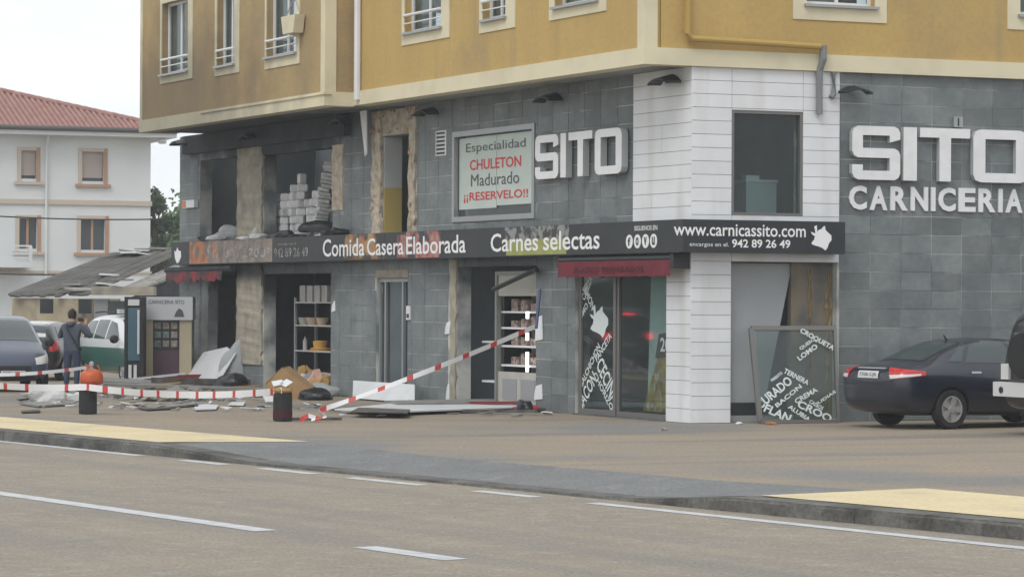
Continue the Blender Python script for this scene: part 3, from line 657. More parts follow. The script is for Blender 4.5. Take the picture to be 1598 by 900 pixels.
M['appliance'] = mat('pale green appliance', (.42, .50, .49), .5)
cb = thing('cabinet', 'pale green cabinet standing behind the upper corner window', 'cabinet', R.P(1.75, -1.0, 3.345))
MB().fbox(R, 1.42, 2.0, -1.3, -.8, 3.345, 4.05).build('body', M['appliance'], cb); MB().fbox(R, 1.40, 2.02, -1.32, -.78, 4.052, 4.09).build('top', M['whiteframe'], cb)
MB().fbox(R, 1.5, 1.75, -1.15, -.95, 4.092, 4.17).build('tray', M['whiteframe'], cb)
# shop door with lettered panes
SHD = thing('shop_door', 'glazed sliding shop door with white meat lettering under the red awning', 'door', L.P(2.4, -.1, 0))
sA, sB, sM = .80, 4.04, lx(962, 560, -.08)
mb = framed(L, sM, sB, .02, 2.60, -.06, .09, M['darkalu'], 'frame', SHD, .06); framed(L, sA, sM - .005, .02, 2.60, -.08, .08, M['darkalu'], 'frame', SHD, .06)
MB().fbox(L, sA - .01, sB, -.30, .06, -.05, .018).build('threshold', M['kerb'], SHD)
pl = MB().fbox(L, sM + .09, sB - .09, -.095, -.088, .11, 2.51).build('pane', M['shopglass'], SHD); MB().fbox(L, sA + .08, sM - .085, -.115, -.108, .10, 2.52).build('pane', M['shopglass'], SHD)
M['film'] = mat('white window film', (.62, .68, .67), .6)
def diag(txt, fr, p, q, h, d, m, parent, bold=.02):       # lettering running from photo pixel p to q in a facade plane, height h metres
    s0, z0 = fr.px(*p, d); s1, z1 = fr.px(*q, d); A = fr.P(s0, d, z0); Bv = fr.P(s1, d, z1); r = Bv - A
    upv = Vector((0, 0, 1)) - r.normalized() * r.normalized().z; upv.normalize()
    return text('lettering', txt, A, r, upv * h, fr.n, m, parent, lift=0.0, bold=bold)
dg_ = -.084
diag('BACON', L, (908, 642), (932, 594), .26, dg_, M['film'], SHD); diag('SALCHICHON', L, (909, 604), (937, 542), .13, dg_, M['film'], SHD); diag('PANCETA', L, (932, 566), (955, 526), .13, dg_, M['film'], SHD)
diag('CECINA', L, (930, 572), (957, 634), .30, dg_, M['film'], SHD); diag('CHORIZO', L, (926, 586), (954, 642), .12, dg_, M['film'], SHD); diag('JAMON', L, (907, 452), (922, 488), .2, dg_, M['film'], SHD); diag('LOMO', L, (905, 505), (918, 478), .12, dg_, M['film'], SHD)
diag('CABEZA', L, (912, 470), (925, 436), .14, dg_, M['film'], SHD)
bull(L, lx(920, 490, dg_), lx(950, 490, dg_), 1.35, 1.95, dg_, M['film'], 'bull_emblem', SHD)
# advertising boards behind the right-hand pane
M['adtop'] = mat('pale green board', (.40, .48, .45), .8); M['adfood'] = mat('chips photo print', (.48, .33, .08), .7, c2=(.16, .11, .06), scale=5, c3=(.45, .40, .32), s3=7, lo3=.55, hi3=.62)
ad = thing('advert_board', 'pale board with a yellow food picture behind the shop glass', 'poster', L.P(1.1, -.15, .1))
MB().prism([L.P(.84, -.17, 2.5), L.P(1.62, -.17, 2.5), L.P(1.72, -.17, .45), L.P(.84, -.17, 1.3)], L.n * .012).build('board', M['adtop'], ad)
MB().prism([L.P(.84, -.145, 1.45), L.P(1.15, -.145, 1.42), L.P(1.85, -.145, .14), L.P(.84, -.145, .14)], L.n * .012).build('food_picture', M['adfood'], ad)
MB().prism([L.P(.84, -.124, 1.5), L.P(1.28, -.124, 1.46), L.P(1.40, -.124, 1.05), L.P(.84, -.124, 1.10)], L.n * .006).build('price_band', M['black'], ad)
ftext('lettering', '20', L, 1.22, .90, 1.16, 1.40, -.117, M['film'], ad, bold=.02)
# awnings
AW = thing('awning', 'rolled red awning with dark lettering over the shop door', 'awning', L.P(2, .3, 2.4))
MB().tube([L.P(.06, .26, 2.73), L.P(4.1, .26, 2.73)], .075, 12).build('cassette', M['blackmetal'], AW)
mb = MB(); n = 40
for k in range(n + 1):
    s = .10 + 3.98 * k / n; w_ = .012 * math.sin(k * .9)
    mb.v += [L.P(s, .345 + w_, 2.43 + .008 * math.sin(k * 1.7)), L.P(s, .345, 2.70), L.P(s, .351, 2.70), L.P(s, .351 + w_, 2.43 + .008 * math.sin(k * 1.7))]
for k in range(n):
    for q in range(4): mb.f.append([k * 4 + q, k * 4 + (q + 1) % 4, k * 4 + 4 + (q + 1) % 4, k * 4 + 4 + q]); mb.mi.append(0)
mb.f += [[0, 1, 2, 3], [n * 4 + q for q in range(4)]]; mb.mi += [0, 0]
mb.build('valance', M['red'], AW)
ftext('lettering', 'PLATOS', L, 3.42, 2.55, 2.50, 2.60, .372, M['redtext'], AW, bold=.01); ftext('lettering', 'PREPARADOS', L, 2.40, .95, 2.50, 2.60, .372, M['redtext'], AW, bold=.01)
MB().fbox(L, -.02, .09, .05, .36, 2.55, 2.80).build('end_bracket', M['blackmetal'], AW)
MB().fbox(L, 4.11, 4.22, .05, .30, 2.60, 2.80).build('end_bracket', M['blackmetal'], AW)
AW2 = thing('awning', 'scorched remains of a red awning on the burnt end of the shop', 'awning', L.P(22, .3, 2.5))
M['scorchred'] = mat('scorched red cloth', (.22, .03, .04), .9, c2=(.04, .04, .045), scale=2.2, lo=.42, hi=.58)
MB().tube([L.P(20.0, .28, 2.72), L.P(24.3, .28, 2.70)], .07, 10).build('cassette', M['char0'], AW2)
mb = MB(); n = 30
for k in range(n + 1):
    s = 20.5 + 3.7 * k / n; b = 2.46 + random.uniform(-.05, .06) - .04 * (k > 20); mb.v += [L.P(s, .33 + random.uniform(-.02, .03), b), L.P(s, .33, 2.66)]
for k in range(n): mb.f.append([2 * k, 2 * k + 2, 2 * k + 3, 2 * k + 1]); mb.mi.append(0)
mb.build('valance', M['scorchred'], AW2)
# wall lamps: curved black hoods on short arms
def wall_lamp(fr, px, py, label, d=.0, sc=1.0):
    s, z = fr.px(px, py, d + .25); t = thing('wall_lamp', label, 'lamp', fr.P(s, d, z), 0, 'curved black lamps along the top of the shop wall')
    MB().tube([fr.P(s, d, z - .02), fr.P(s, d + .16, z + .03)], .022).build('arm', M['blackmetal'], t)
    mb = MB(); n = 10; w_ = .34 * sc
    for k in range(n + 1):
        a = -1 + 2 * k / n; h = .13 * (1 - a * a) * sc
        mb.v += [fr.P(s + a * w_, d + .10, z + h - .06), fr.P(s + a * w_ * .9, d + .38, z + h * .55 - .08), fr.P(s + a * w_ * .9, d + .38, z + h * .55 - .11), fr.P(s + a * w_, d + .10, z + h - .10)]
    for k in range(n):
        for q in range(4): mb.f.append([k * 4 + q, k * 4 + (q + 1) % 4, k * 4 + 4 + (q + 1) % 4, k * 4 + 4 + q]); mb.mi.append(0)
    mb.f += [[0, 1, 2, 3], [n * 4 + q for q in range(4)]]; mb.mi += [0, 0]
    mb.build('hood', M['blackmetal'], t)
wall_lamp(L, 1035, 122, 'curved black lamp high on the white corner panels')
wall_lamp(L, 853, 150, 'curved black lamp above the left-hand SITO letters')
wall_lamp(L, 663, 172, 'curved black lamp beside the torn brick strip')
wall_lamp(L, 530, 186, 'sooty lamp under the bay by the exposed brick edge')
wall_lamp(L, 386, 210, 'sooty lamp over the upper bare concrete column')
wall_lamp(L, 279, 220, 'curved black lamp jutting past the far end of the burnt shop')
wall_lamp(R, 1337, 137, 'curved black lamp on the slate wall above the large SITO letters', 0, .8)
bx = thing('junction_box', 'small pale metal box on slate wall above the large T', 'box', R.P(4.9, 0, 5.0))
MB().fbox(R, rx(1486, 183), rx(1500, 183), .003, .06, 5.03, 5.21).build('body', M['alu'], bx); MB().fbox(R, rx(1492, 183), rx(1494, 183), .061, .066, 5.05, 5.19).build('slot', M['blackmetal'], bx)
pl2 = thing('planter', 'small white hanging planter beside the bay window', 'planter', L.P(13.0, DB + .02, 7.4))
sx0, sx1 = lx(478, 50, DB), lx(456, 50, DB)
MB().prism([L.P(sx0, DB + .03, 7.78), L.P(sx1, DB + .03, 7.78), L.P(sx1 - .1, DB + .03, 7.42), L.P(sx0 + .1, DB + .03, 7.42)], L.n * .22).build('pot', M['cream'], pl2)
MB().tube([L.P(sx0, DB + .14, 7.80), L.P((sx0 + sx1) / 2, DB + .1, 8.15), L.P(sx1, DB + .14, 7.80)], .012).build('hanger', M['alu'], pl2)
ab = thing('address_sign', 'pale square box on the wall of the burnt pillar', 'sign', L.P(23.4, .02, 4.2))
MB().fbox(L, 22.95, 23.75, .004, .10, 4.18, 4.36).build('box', M['panel'], ab); MB().fbox(L, 23.5, 23.752, .101, .106, 4.19, 4.35).build('orange_end', mat('orange plastic', (.55, .22, .1), .6), ab)

# ------------------------------------------------------------------ ground-floor openings of the left facade
M['steel'] = mat('dull steel', (.24, .24, .23), .5, .4); M['shutter'] = mat('blue grey shutter', (.10, .125, .135), .6, c2=(.075, .09, .10), scale=2)
dr = thing('entrance_door', 'grey aluminium residents door with a narrow lettered side pane', 'door', L.P(11.9, -.1, 0))
framed(L, 11.17, 12.67, .045, 2.45, -.06, .07, M['alu'], 'frame', dr, .07, (lx(601, 500, -.06), lx(628, 500, -.06)))
MB().fbox(L, lx(627, 500), lx(602, 500), -.12, -.09, .11, 2.38).build('leaf', M['shutter'], dr)
MB().fbox(L, lx(600, 500) + .03, 12.6, -.11, -.10, .12, 2.38).build('side_pane', M['shopglass'], dr)
diag('SITO', L, (592, 520), (598, 440), .22, -.098, M['film'], dr); MB().fbox(L, 11.24, lx(629, 500) - .03, -.11, -.10, .12, 2.38).build('side_pane', M['shopglass'], dr)
MB().fbox(L, 11.12, 12.72, -.02, .012, 2.46, 2.62).build('lintel', M['concrete'], B)
ip = thing('intercom', 'small white intercom beside the residents door', 'intercom', L.P(11.0, 0, 1.6))
MB().fbox(L, lx(642, 490), lx(636.5, 490), .004, .04, 1.62, 1.9).build('panel', M['panel'], ip); MB().fbox(L, lx(641, 490), lx(637.5, 490), .041, .045, 1.66, 1.74).build('speaker', M['blackmetal'], ip)
for k, (pa, pb, z0, z1) in enumerate(((695, 706, 1.35, 1.62), (697, 706, .04, .42), (836, 848, 1.28, 1.75), (835, 848, .2, .5), (518, 524, 1.75, 2.0))):
    MB().prism([L.P(lx(pa, 500), .004, z0), L.P(lx(pb, 500), .004, z0 + .03), L.P(lx(pb - 1, 500), .004, z1), L.P(lx(pa + 3, 500), .004, z1 - .04), L.P(lx(pa + 1, 500), .004, (z0 + z1) / 2)], L.n * .012).build('torn_patch', M['panel'], B)
# entrance with lit display fridge and shelves
M['tube'] = mat('lit tube', (.9, .9, .9), .4, emit=((.95, .97, 1), 2.6)); M['goods'] = mat('packed goods', (.28, .17, .13), .8, c2=(.45, .40, .36), scale=9, c3=(.1, .07, .06), s3=14, lo3=.5, hi3=.6)
M['fridge'] = mat('cream fridge panel', (.44, .43, .38), .6, c2=(.36, .35, .31), scale=2)
fa, fb = 5.60, lx(772, 520, -.12); FRD = thing('display_fridge', 'tall display fridge with shelves of goods and a lit tube in the wrecked entrance', 'fridge', L.P(6.4, -.4, 0))
MB().fbox(L, fa, fb, -.95, -.9, .03, 2.55).build('back', M['fridge'], FRD); framed(L, fa, fb, .03, 2.56, -.12, .07, M['steel'], 'frame', FRD, .1)
MB().fbox(L, fa + .07, fb - .07, -.2, -.16, 2.10, 2.49).build('header', M['fridge'], FRD); MB().fbox(L, fa + .07, fb - .07, -.2, -.16, .10, .68).build('plinth', M['fridge'], FRD)
for a in (.12, .56): MB().fbox(L, fa + .1 + a * (fb - fa - .2), fa + .1 + (a + .34) * (fb - fa - .2), -.159, -.15, .17, .55).build('grille', M['alu'], FRD)
for z in (.78, 1.14, 1.48, 1.78): MB().fbox(L, fa + .08, fb - .08, -.85, -.22, z, z + .035).build('shelf', M['whiteframe'], FRD)
for y0_, y1_ in ((486, 497), (519, 531), (549, 580)): MB().tube([L.P(lx(823, 520, -.2), -.2, lz(823, y1_, -.2)), L.P(lx(823, 520, -.2), -.2, lz(823, y0_, -.2))], .03).build('lamp_tube', M['tube'], FRD)
for i, z in enumerate((.817, 1.177, 1.517, 1.817)):
    for k in range(4):
        s = fa + .2 + k * (fb - fa - .3) / 4
        o = MB().fbox(L, s, s + .26, -.7, -.35, z, z + random.uniform(.12, .24)).build('packet', M['goods'], origin=L.P(s, -.5, z)); tag(o, ('packed goods on the bottom fridge shelf', 'packed goods on the second fridge shelf up', 'packed goods on the third fridge shelf up', 'packed goods on the top fridge shelf')[i], 'packet', 'goods in the display fridge')
SH = thing('shelf_rack', 'dark rack with two pale shelves inside the wrecked entrance', 'shelf', L.P(8, -.8, 0))
MB().fbox(L, fb + .12, 8.82, -1.2, -1.15, .02, 2.5).build('back_panel', M['burnt'], SH)
for py in (531, 592): z = lz(745, py, -.5); MB().fbox(L, fb + .12, 8.80, -1.14, -.5, z - .04, z).build('shelf', M['whiteframe'], SH)
MB().fbox(L, fb + .06, fb + .12, -1.2, -.35, .02, 2.5).build('side_panel', M['blackmetal'], SH)
bar = MB().tube([L.P(lx(769, 452, .1), .1, lz(769, 452, .1)), L.P(lx(838, 420, .1), .1, lz(838, 420, .1))], .045, 6).build('fallen_pole', M['blackmetal'], origin=L.P(6.2, .1, 2.4)); tag(bar, 'black awning arm fallen slantwise across the entrance top', 'pole')
M['bluemetal'] = mat('blue metal', (.03, .05, .14), .5)
tag(MB().tube([L.P(lx(838, 452, .12), .06, lz(838, 452, .1)), L.P(lx(833, 512, .3), .25, lz(833, 512, .3))], .028, 6).build('blue_pole', M['bluemetal'], origin=L.P(5.6, .2, 1.5)), 'thin dark blue pole hanging at the entrance edge', 'pole')
# storeroom opening: shelf rack with goods
SR = thing('shelf_rack', 'pale metal shelf rack in the burnt storeroom opening', 'shelf', L.P(15.8, -.5, 0))
ra, rb = 15.10, lx(461, 540, -.35)
for s in (ra, rb):
    for d in (-.35, -.85): MB().fbox(L, s - .025, s + .025, d - .025, d + .025, .02, 2.06).build('post', M['alu'], SR)
rz = [.42, lz(490, 547, -.35), lz(490, 507, -.35), lz(490, 471, -.35)]
for z in rz: MB().fbox(L, ra + .03, rb - .03, -.86, -.33, z - .03, z).build('shelf', M['fridge'], SR)
M['boxgrey'] = mat('dusty pale box', (.44, .43, .41), .8, c2=(.36, .35, .33), scale=5); M['bowl'] = mat('beige bowl', (.44, .34, .25), .7); M['orangepot'] = mat('orange pot', (.52, .29, .07), .6)
for k in range(4):
    s = lx(475 + 11.5 * k, 458, -.5); o = MB().fbox(L, s - .15, s + .15, -.75, -.45, rz[3], rz[3] + .36).build('carton', M['boxgrey'], origin=L.P(s, -.6, rz[3])); tag(o, 'pale carton in the row on top of the storeroom rack', 'box', 'cartons on the rack top')
for k, r in enumerate((.15, .17, .15)):
    s = lx(472 + 14 * k, 500, -.5); o = MB().lathe([(r * .7, 0), (r, .16), (r * .9, .16), (r * .6, .03)], 14, Matrix.Translation(L.P(s, -.55, rz[2]))).build('bowl', M['bowl'] if k else M['boxgrey'], origin=L.P(s, -.55, rz[2])); tag(o, ('white bowl on the upper storeroom shelf', 'beige bowl on the upper storeroom shelf', 'beige bowl on the upper storeroom shelf')[k], 'bowl', 'bowls on the rack')
s = lx(497, 540, -.5); tag(MB().lathe([(.22, 0), (.24, .05), (.15, .07), (.17, .2), (.1, .22)], 14, Matrix.Translation(L.P(s, -.55, rz[1]))).build('pot', M['orangepot'], origin=L.P(s, -.55, rz[1])), 'orange pot on the middle storeroom shelf', 'pot')
s = lx(473, 535, -.5); tag(MB().lathe([(.05, 0), (.05, .2), (.02, .25), (.02, .3)], 10, Matrix.Translation(L.P(s, -.55, rz[1]))).build('bottle', M['boxgrey'], origin=L.P(s, -.55, rz[1])), 'pale bottle on the middle storeroom shelf', 'bottle')
M['notice'] = mat('scorched notice', (.14, .12, .13), .8, c2=(.10, .09, .10), scale=8)
tag(MB().fbox(L, lx(457, 505, -1), lx(427, 505, -1), -3.39, -3.37, 1.3, 1.75).build('notice', M['notice'], origin=L.P(17, -3.38, 1.3)), 'scorched notice on the storeroom back wall', 'notice')
# burnt end opening: grey sheet metal, jamb
MB().fbox(L, 20.42, 22.3, -.75, -.70, .02, 2.5).build('inner_screen', M['shutter'], B)
ragged(L, 22.35, 22.8, -.28, -.04, .02, 2.6, 14, .03, 'burnt_jamb', M['soffit'])
# wrapped packs stacked in the upper opening
M['pack'] = mat('white wrapped pack', (.80, .80, .80), .6, c2=(.62, .62, .61), scale=7, rnd=.14)
def pillow(w, dp, h):
    mb = MB(); k = .18
    rings = [(-.5, .78), (-.38, .97), (0, 1.0), (.38, .97), (.5, .78)]
    for z, q in rings: mb.v += [Vector((x * w / 2 * q, y * dp / 2 * q, (z + .5) * h)) for x, y in ((-1 + k, -1), (1 - k, -1), (1, -1 + k), (1, 1 - k), (1 - k, 1), (-1 + k, 1), (-1, 1 - k), (-1, -1 + k))]
    for i in range(4):
        for q in range(8): w_ = (q + 1) % 8; mb.f.append([i * 8 + q, i * 8 + w_, i * 8 + 8 + w_, i * 8 + 8 + q]); mb.mi.append(0)
    mb.f += [list(range(8))[::-1], [32 + q for q in range(8)]]; mb.mi += [0, 0]
    return mb
pack_me = None
cols = [(431, 6), (445, 6), (459, 7), (471, 7), (484, 5), (495, 6), (505, 6)]
for (px, n) in cols:
    s = lx(px, 310, -.48)
    for k in range(n):
        p = L.P(s + random.uniform(-.02, .02), -.48, 3.342 + .175 * k)
        if pack_me is None: o = pillow(.23, .30, .175).build('wrapped_pack', M['pack']); pack_me = o.data
        else: o = bpy.data.objects.new('wrapped_pack', pack_me); col.objects.link(o)
        o.location = p + Vector((random.uniform(-.03, .03), random.uniform(-.06, .06), 0)); o.rotation_euler = (0, 0, random.uniform(-.35, .35)); o.scale = (random.uniform(.86, 1.12), random.uniform(.8, 1.1), 1.0); tag(o, 'topmost white wrapped pack of its stack in the burnt upper storeroom' if k == n - 1 else 'lowest white wrapped pack of its stack in the burnt upper storeroom' if k == 0 else 'white wrapped pack within a stack in the burnt upper storeroom', 'pack', 'wrapped packs in the upper opening')
o = bpy.data.objects.new('wrapped_pack', pack_me); col.objects.link(o); o.location = L.P(lx(471, 285, -.48), -.48, 3.342 + .175 * 7); o.rotation_euler = (0, 0, .4); o.scale = (.7, .7, 1.3); tag(o, 'small tall white pack perched above the other wrapped packs', 'pack', 'wrapped packs in the upper opening')
M['tray'] = mat('pale tray', (.66, .66, .64), .7, c2=(.48, .48, .46), scale=8, rnd=.15); tray_me = unit_mesh('tray', M['tray'])
for k in range(20):
    z = 3.36 + k * .082; px = 493 + 17 * k / 20 + random.uniform(-2.0, 2.0); s = lx(px, 300, -.32)
    o = bpy.data.objects.new('food_tray', tray_me); col.objects.link(o); o.location = L.P(s, -.40, z + .04); o.scale = (.26, .26, .07); o.rotation_euler = (random.uniform(-.1, .1), .12 + random.uniform(-.1, .1), random.uniform(-.3, .3))
    tag(o, 'pale food tray in the leaning stack beside the wrapped packs', 'tray', 'leaning stack of trays')
# lumps: bags, rubble, plaster
def lump(name, m, cen, rx_, ry, rz2, label, cat, seed=0, group=None, rough=.35, sub=3, rot=0.0):
    bm = bmesh.new(); bmesh.ops.create_icosphere(bm, subdivisions=sub, radius=1); rnd = random.Random(seed)
    ph = [(Vector((rnd.uniform(-1, 1), rnd.uniform(-1, 1), rnd.uniform(-1, 1))).normalized(), rnd.uniform(2, 6), rnd.uniform(0, 6)) for _ in range(7)]
    for v in bm.verts:
        k = 1 + rough * sum(math.sin(v.co.dot(a) * f_ + p_) for a, f_, p_ in ph) / 4
        q = v.co * k; z = q.z if q.z > -.35 else -.35
        v.co = Vector((q.x * rx_, q.y * ry, (z + .35) * rz2 / 1.35))
    me = bpy.data.meshes.new(name); bm.to_mesh(me); bm.free(); me.materials.append(m)
    o = bpy.data.objects.new(name, me); col.objects.link(o); o.location = cen; o.rotation_euler = (0, 0, rot); return tag(o, label, cat, group)
M['bag'] = mat('black plastic bag', (.018, .02, .022), .35); M['whitebag'] = mat('white rubble bag', (.55, .55, .55), .7, c2=(.40, .40, .39), scale=6); M['clear'] = mat('cloudy plastic', (.34, .36, .37), .3)
lump('rubbish_bag', M['bag'], L.P(lx(496, 350, -.1), -.16, 3.452), .42, .13, .26, 'black bag slumped over the sill of the upper storeroom', 'bag', 3, rough=.2)
lump('rubble_heap', M['whitebag'], L.P(lx(408, 360, -.1), -.16, 3.36), .28, .14, .3, 'white plaster scraps piled at the foot of the upper bare column', 'rubble', 4)
lump('rubble_heap', M['clear'], L.P(lx(358, 360, -.1), -.15, 3.452), .34, .12, .26, 'grey plaster heap on the sill of the far upper opening', 'rubble', 5)
for k in range(12):
    s = lx(random.uniform(300, 530), 365, SD - .1); o = lump('charred_scrap', M['bag'] if k % 3 else M['whitebag'], L.P(s, .2, 3.362), .22, .09, random.uniform(.06, .16), 'charred scrap lying on top of the fascia sign' if k % 3 else 'pale scrap lying on top of the fascia sign', 'scrap', 20 + k, 'scraps on the fascia sign', sub=2)

# ------------------------------------------------------------------ right-hand opening: sheet, rusty pillar, fallen window frame
M['sheet'] = mat('grey sheet', (.33, .345, .355), .7, c2=(.29, .30, .31), scale=1.5)
M['rust'] = mat('glue-streaked wall', (.165, .155, .135), .9, c2=(.225, .18, .12), scale=1.6, stretch=(3, 3, .35), bump=.4, c3=(.10, .10, .10), s3=1.4, lo3=.5, hi3=.7)
M['foam'] = mat('yellow foam bead', (.30, .225, .10), .9, c2=(.17, .11, .06), scale=7, stretch=(1, 1, .4))
MB().fbox(R, 1.95, 2.74, -.295, -.16, 0, 2.68).build('bare_pillar', M['rust'], B)
for px, w_ in ((1261, .022), (1266, .03), (1291, .04), (1296, .025)):
    s = rx(px, 450, -.15); path = [R.P(s + random.uniform(-.025, .025), -.158, z * .16) for z in range(0, 17)]
    MB().tube(path, [w_ * random.uniform(.25, 1.2) for _ in path], 6).build('foam_bead', M['foam'], B)
gs = thing('leaning_sheet', 'tall grey sheet leaning inside the side opening', 'board', R.P(1.3, -.2, 0))
MB().prism([R.P(.76, -.24, 2.66), R.P(2.0, -.24, 2.66), R.P(1.42, -.12, .3), R.P(1.36, -.12, .12), R.P(.76, -.12, .12)], R.n * .02).build('sheet', M['sheet'], gs)
MB().fbox(R, .76, 1.5, -.10, -.08, .12, .33).build('dark_edge', M['black'], gs); MB().fbox(R, .76, 1.95, -.28, -.06, 0, .115).build('ledge', M['soffit'], B)
FW = thing('fallen_window', 'fallen window frame with white food lettering propped against the wall', 'window frame', R.P(1.9, .3, 0))
TL, TR = R.P(rx(1172, 512, .12), .12, rz_(1172, 512, .12)), R.P(rx(1302, 512, .04), .04, rz_(1302, 512, .04))
BL, BR = R.P(rx(1186, 655, .5), .5, .03), R.P(rx(1308, 657, .5), .5, .02)
def beam(a, b, w_, t, nrm, name, m, parent):
    a = Vector(a); b = Vector(b); x = (b - a).normalized(); y = Vector(nrm); y = (y - x * y.dot(x)).normalized(); zc = x.cross(y)
    pts = [a + y * t * i + zc * w_ * j for i, j in ((-.5, -.5), (.5, -.5), (.5, .5), (-.5, .5))]
    return MB().prism(pts, b - a).build(name, m, parent)
fn = (BR - BL).cross(TL - BL).normalized()
if fn.y > 0: fn = -fn
for a, b, w_ in ((TL, TR, .075), (BL, TL, .085), (BL, BR, .06), (BR, TR, .05)): beam(a, b, w_, .05, fn, 'frame_bar', M['darkalu'], FW)
M['brokenglass'] = glass('dusty glass', (.80, .86, .85), .90)
gp = [BL + (BR - BL) * .03 + (TL - BL) * .03, BL + (BR - BL) * .97 + (TR - BR) * .03, BR + (TR - BR) * .97 - (BR - BL) * .03, TL + (TR - TL) * .05 - (TL - BL) * .03]
MB().prism(gp, fn * .006).build('pane', M['brokenglass'], FW)
def onpane(px, py):
    r = ray(px, py); o = Vector((0, 0, CAMH)); t = (BL + fn * .012 - o).dot(fn) / r.dot(fn); return o + r * t
def ptext(s, p, q, hpx, bold=.03):
    a = onpane(*p); b = onpane(*q); dx, dy = q[0] - p[0], q[1] - p[1]; l_ = math.hypot(dx, dy); u_ = onpane(p[0] + dy / l_ * hpx, p[1] - dx / l_ * hpx) - a
    text('lettering', s, a, b - a, u_, fn, M['film'], FW, lift=0, bold=bold)
for w_, p_, q_, h_ in (('PIMIENTO', (1205, 596), (1222, 583), 5), ('CALLOS', (1262, 628), (1283, 640), 6), ('CURADO', (1187, 639), (1238, 597), 15), ('FLAN', (1191, 641), (1231, 659), 13), ('CROQ', (1242, 636), (1294, 661), 14), ('ALUBIA', (1229, 636), (1262, 658), 7), ('CREMA', (1243, 630), (1277, 610), 8),
        ('TERNERA', (1222, 581), (1260, 601), 8), ('BACON', (1213, 636), (1252, 604), 7), ('CROQUETA', (1247, 519), (1299, 548), 9), ('LOMO', (1248, 563), (1277, 542), 8), ('QUESO', (1250, 547), (1273, 531), 6), ('JUDIAS', (1275, 634), (1306, 613), 6)): ptext(w_, p_, q_, h_)

# ------------------------------------------------------------------ far background: house, shed, trees, hills, wires
M['house'] = mat('white house render', (.66, .68, .68), .9, c2=(.60, .62, .62), scale=.6); M['rooftile'] = mat('red clay tiles', (.29, .135, .115), .9, c2=(.36, .21, .18), scale=3, c3=(.27, .17, .15), s3=6, lo3=.5, hi3=.7, rnd=.12)
M['terracotta'] = mat('terracotta surround', (.42, .25, .165), .85, c2=(.36, .23, .165), scale=2); M['surround'] = mat('beige surround', (.50, .43, .36), .85); M['housewin'] = mat('dark window glass', (.06, .075, .085), .15); M['blind'] = mat('pinkish blind', (.40, .34, .30), .85)
hu = Vector((11800, 4500, 0)).normalized(); HE = D(234, 460, 118); HE.z = 0
H = Frame(HE, -hu, Vector((hu.y, -hu.x, 0)))          # s runs to the left from the right-hand corner
HS = thing('white_house', 'white three storey house with red hipped roof and terracotta window surrounds', 'house', HE)
def hx(px, py=250): return H.px(px, py)[0]
def hz(px, py): return H.px(px, py)[1]
ZE = hz(120, 213); HWID = 26
hwins = [(123, 168, 232, 287, 'b'), (28, 63, 230, 283, 'b'), (121, 170, 337, 394, 'g'), (25, 64, 336, 392, 'g')]
hh = []
for a, b, y0, y1, k in hwins:
    s0, s1 = sorted((hx(a + 5, y0), hx(b - 6, y0))); hh.append((s0, s1, hz((a + b) / 2, y1 - 4), hz((a + b) / 2, y0 + 5)))
for k in range(1, 5): hh += [(h[0] + 6.9 * k, h[1] + 6.9 * k, h[2], h[3]) for h in (hh[1], hh[3])]
wall(H, 0, HWID, 0, ZE, hh, -.35, 0, 'wall', M['house'], HS)
MB().fbox(H, 0.001, .35, -12, -.351, 0, ZE).build('side_wall', M['house'], HS)
for i, (s0, s1, z0, z1) in enumerate(hh):
    f = MB().fbox(H, s0 - .15, s0, -.02, .05, z0 - .12, z1 + .14).build('window', M['terracotta'], HS)
    MB().fbox(H, s1, s1 + .15, -.02, .05, z0 - .12, z1 + .14).build('jamb', M['surround'], f)
    MB().fbox(H, s0, s1, -.02, .05, z1, z1 + .14).build('lintel', M['surround'], f)
    MB().fbox(H, s0 - .28, s1 + .28, .051, .14, z0 - .24, z0 - .122).build('sill', M['terracotta'] if i % 2 == 0 else M['surround'], f)
    up_ = z0 > 6
    MB().fbox(H, s0, s1, -.22, -.2, z0, z1).build('pane', M['housewin'], f)
    if up_: MB().fbox(H, s0 + .02, s1 - .02, -.16, -.13, z0 + .14, z1).build('blind', M['blind'], f)
    else:
        mb = MB().fbox(H, (s0 + s1) / 2 - .05, (s0 + s1) / 2 + .05, -.19, -.14, z0, z1).build('mullion', M['terracotta'], f)
zs = hz(120, 316); MB().fbox(H, -.05, HWID, .001, .08, zs - .1, zs + .1).build('string_course', M['surround'], HS)
zs = hz(60, 424); MB().fbox(H, -.05, HWID, .001, .06, zs - .05, zs + .05).build('string_course', M['surround'], HS)
MB().fbox(H, -.9, HWID + .9, -12.5, .75, ZE, ZE + .22).build('eaves', M['house'], HS)
MB().tube([H.P(-.9, .82, ZE + .26), H.P(HWID, .82, ZE + .26)], .1, 8).build('gutter', mat('dark gutter', (.09, .085, .085), .7), HS)
MB().tube([H.P(hx(72, 210), .5, ZE + .1), H.P(hx(72, 210), .12, ZE - .5), H.P(hx(72, 210), .10, 0)], .05, 8).build('downpipe', M['house'], HS)
MB().tube([H.P(-.3, .3, ZE - .12), H.P(-.34, .4, ZE - .12), H.P(-.5, .5, ZE - .12)], .12, 8).build('floodlight', M['panel'], HS)
eaL, eaR, RH = HWID + 1.0, -1.0, 2.35
r0, r1 = H.P(7.6, -5.9, ZE + .24 + RH), H.P(HWID - 6, -5.9, ZE + .24 + RH)
e = [H.P(eaR, .85, ZE + .24), H.P(eaL, .85, ZE + .24), H.P(eaL, -12.6, ZE + .24), H.P(eaR, -12.6, ZE + .24)]
RF = MB().add([*e, r0, r1], [(0, 1, 5, 4), (1, 2, 5), (2, 3, 4, 5), (3, 0, 4)]).build('roof', M['rooftile'], HS)
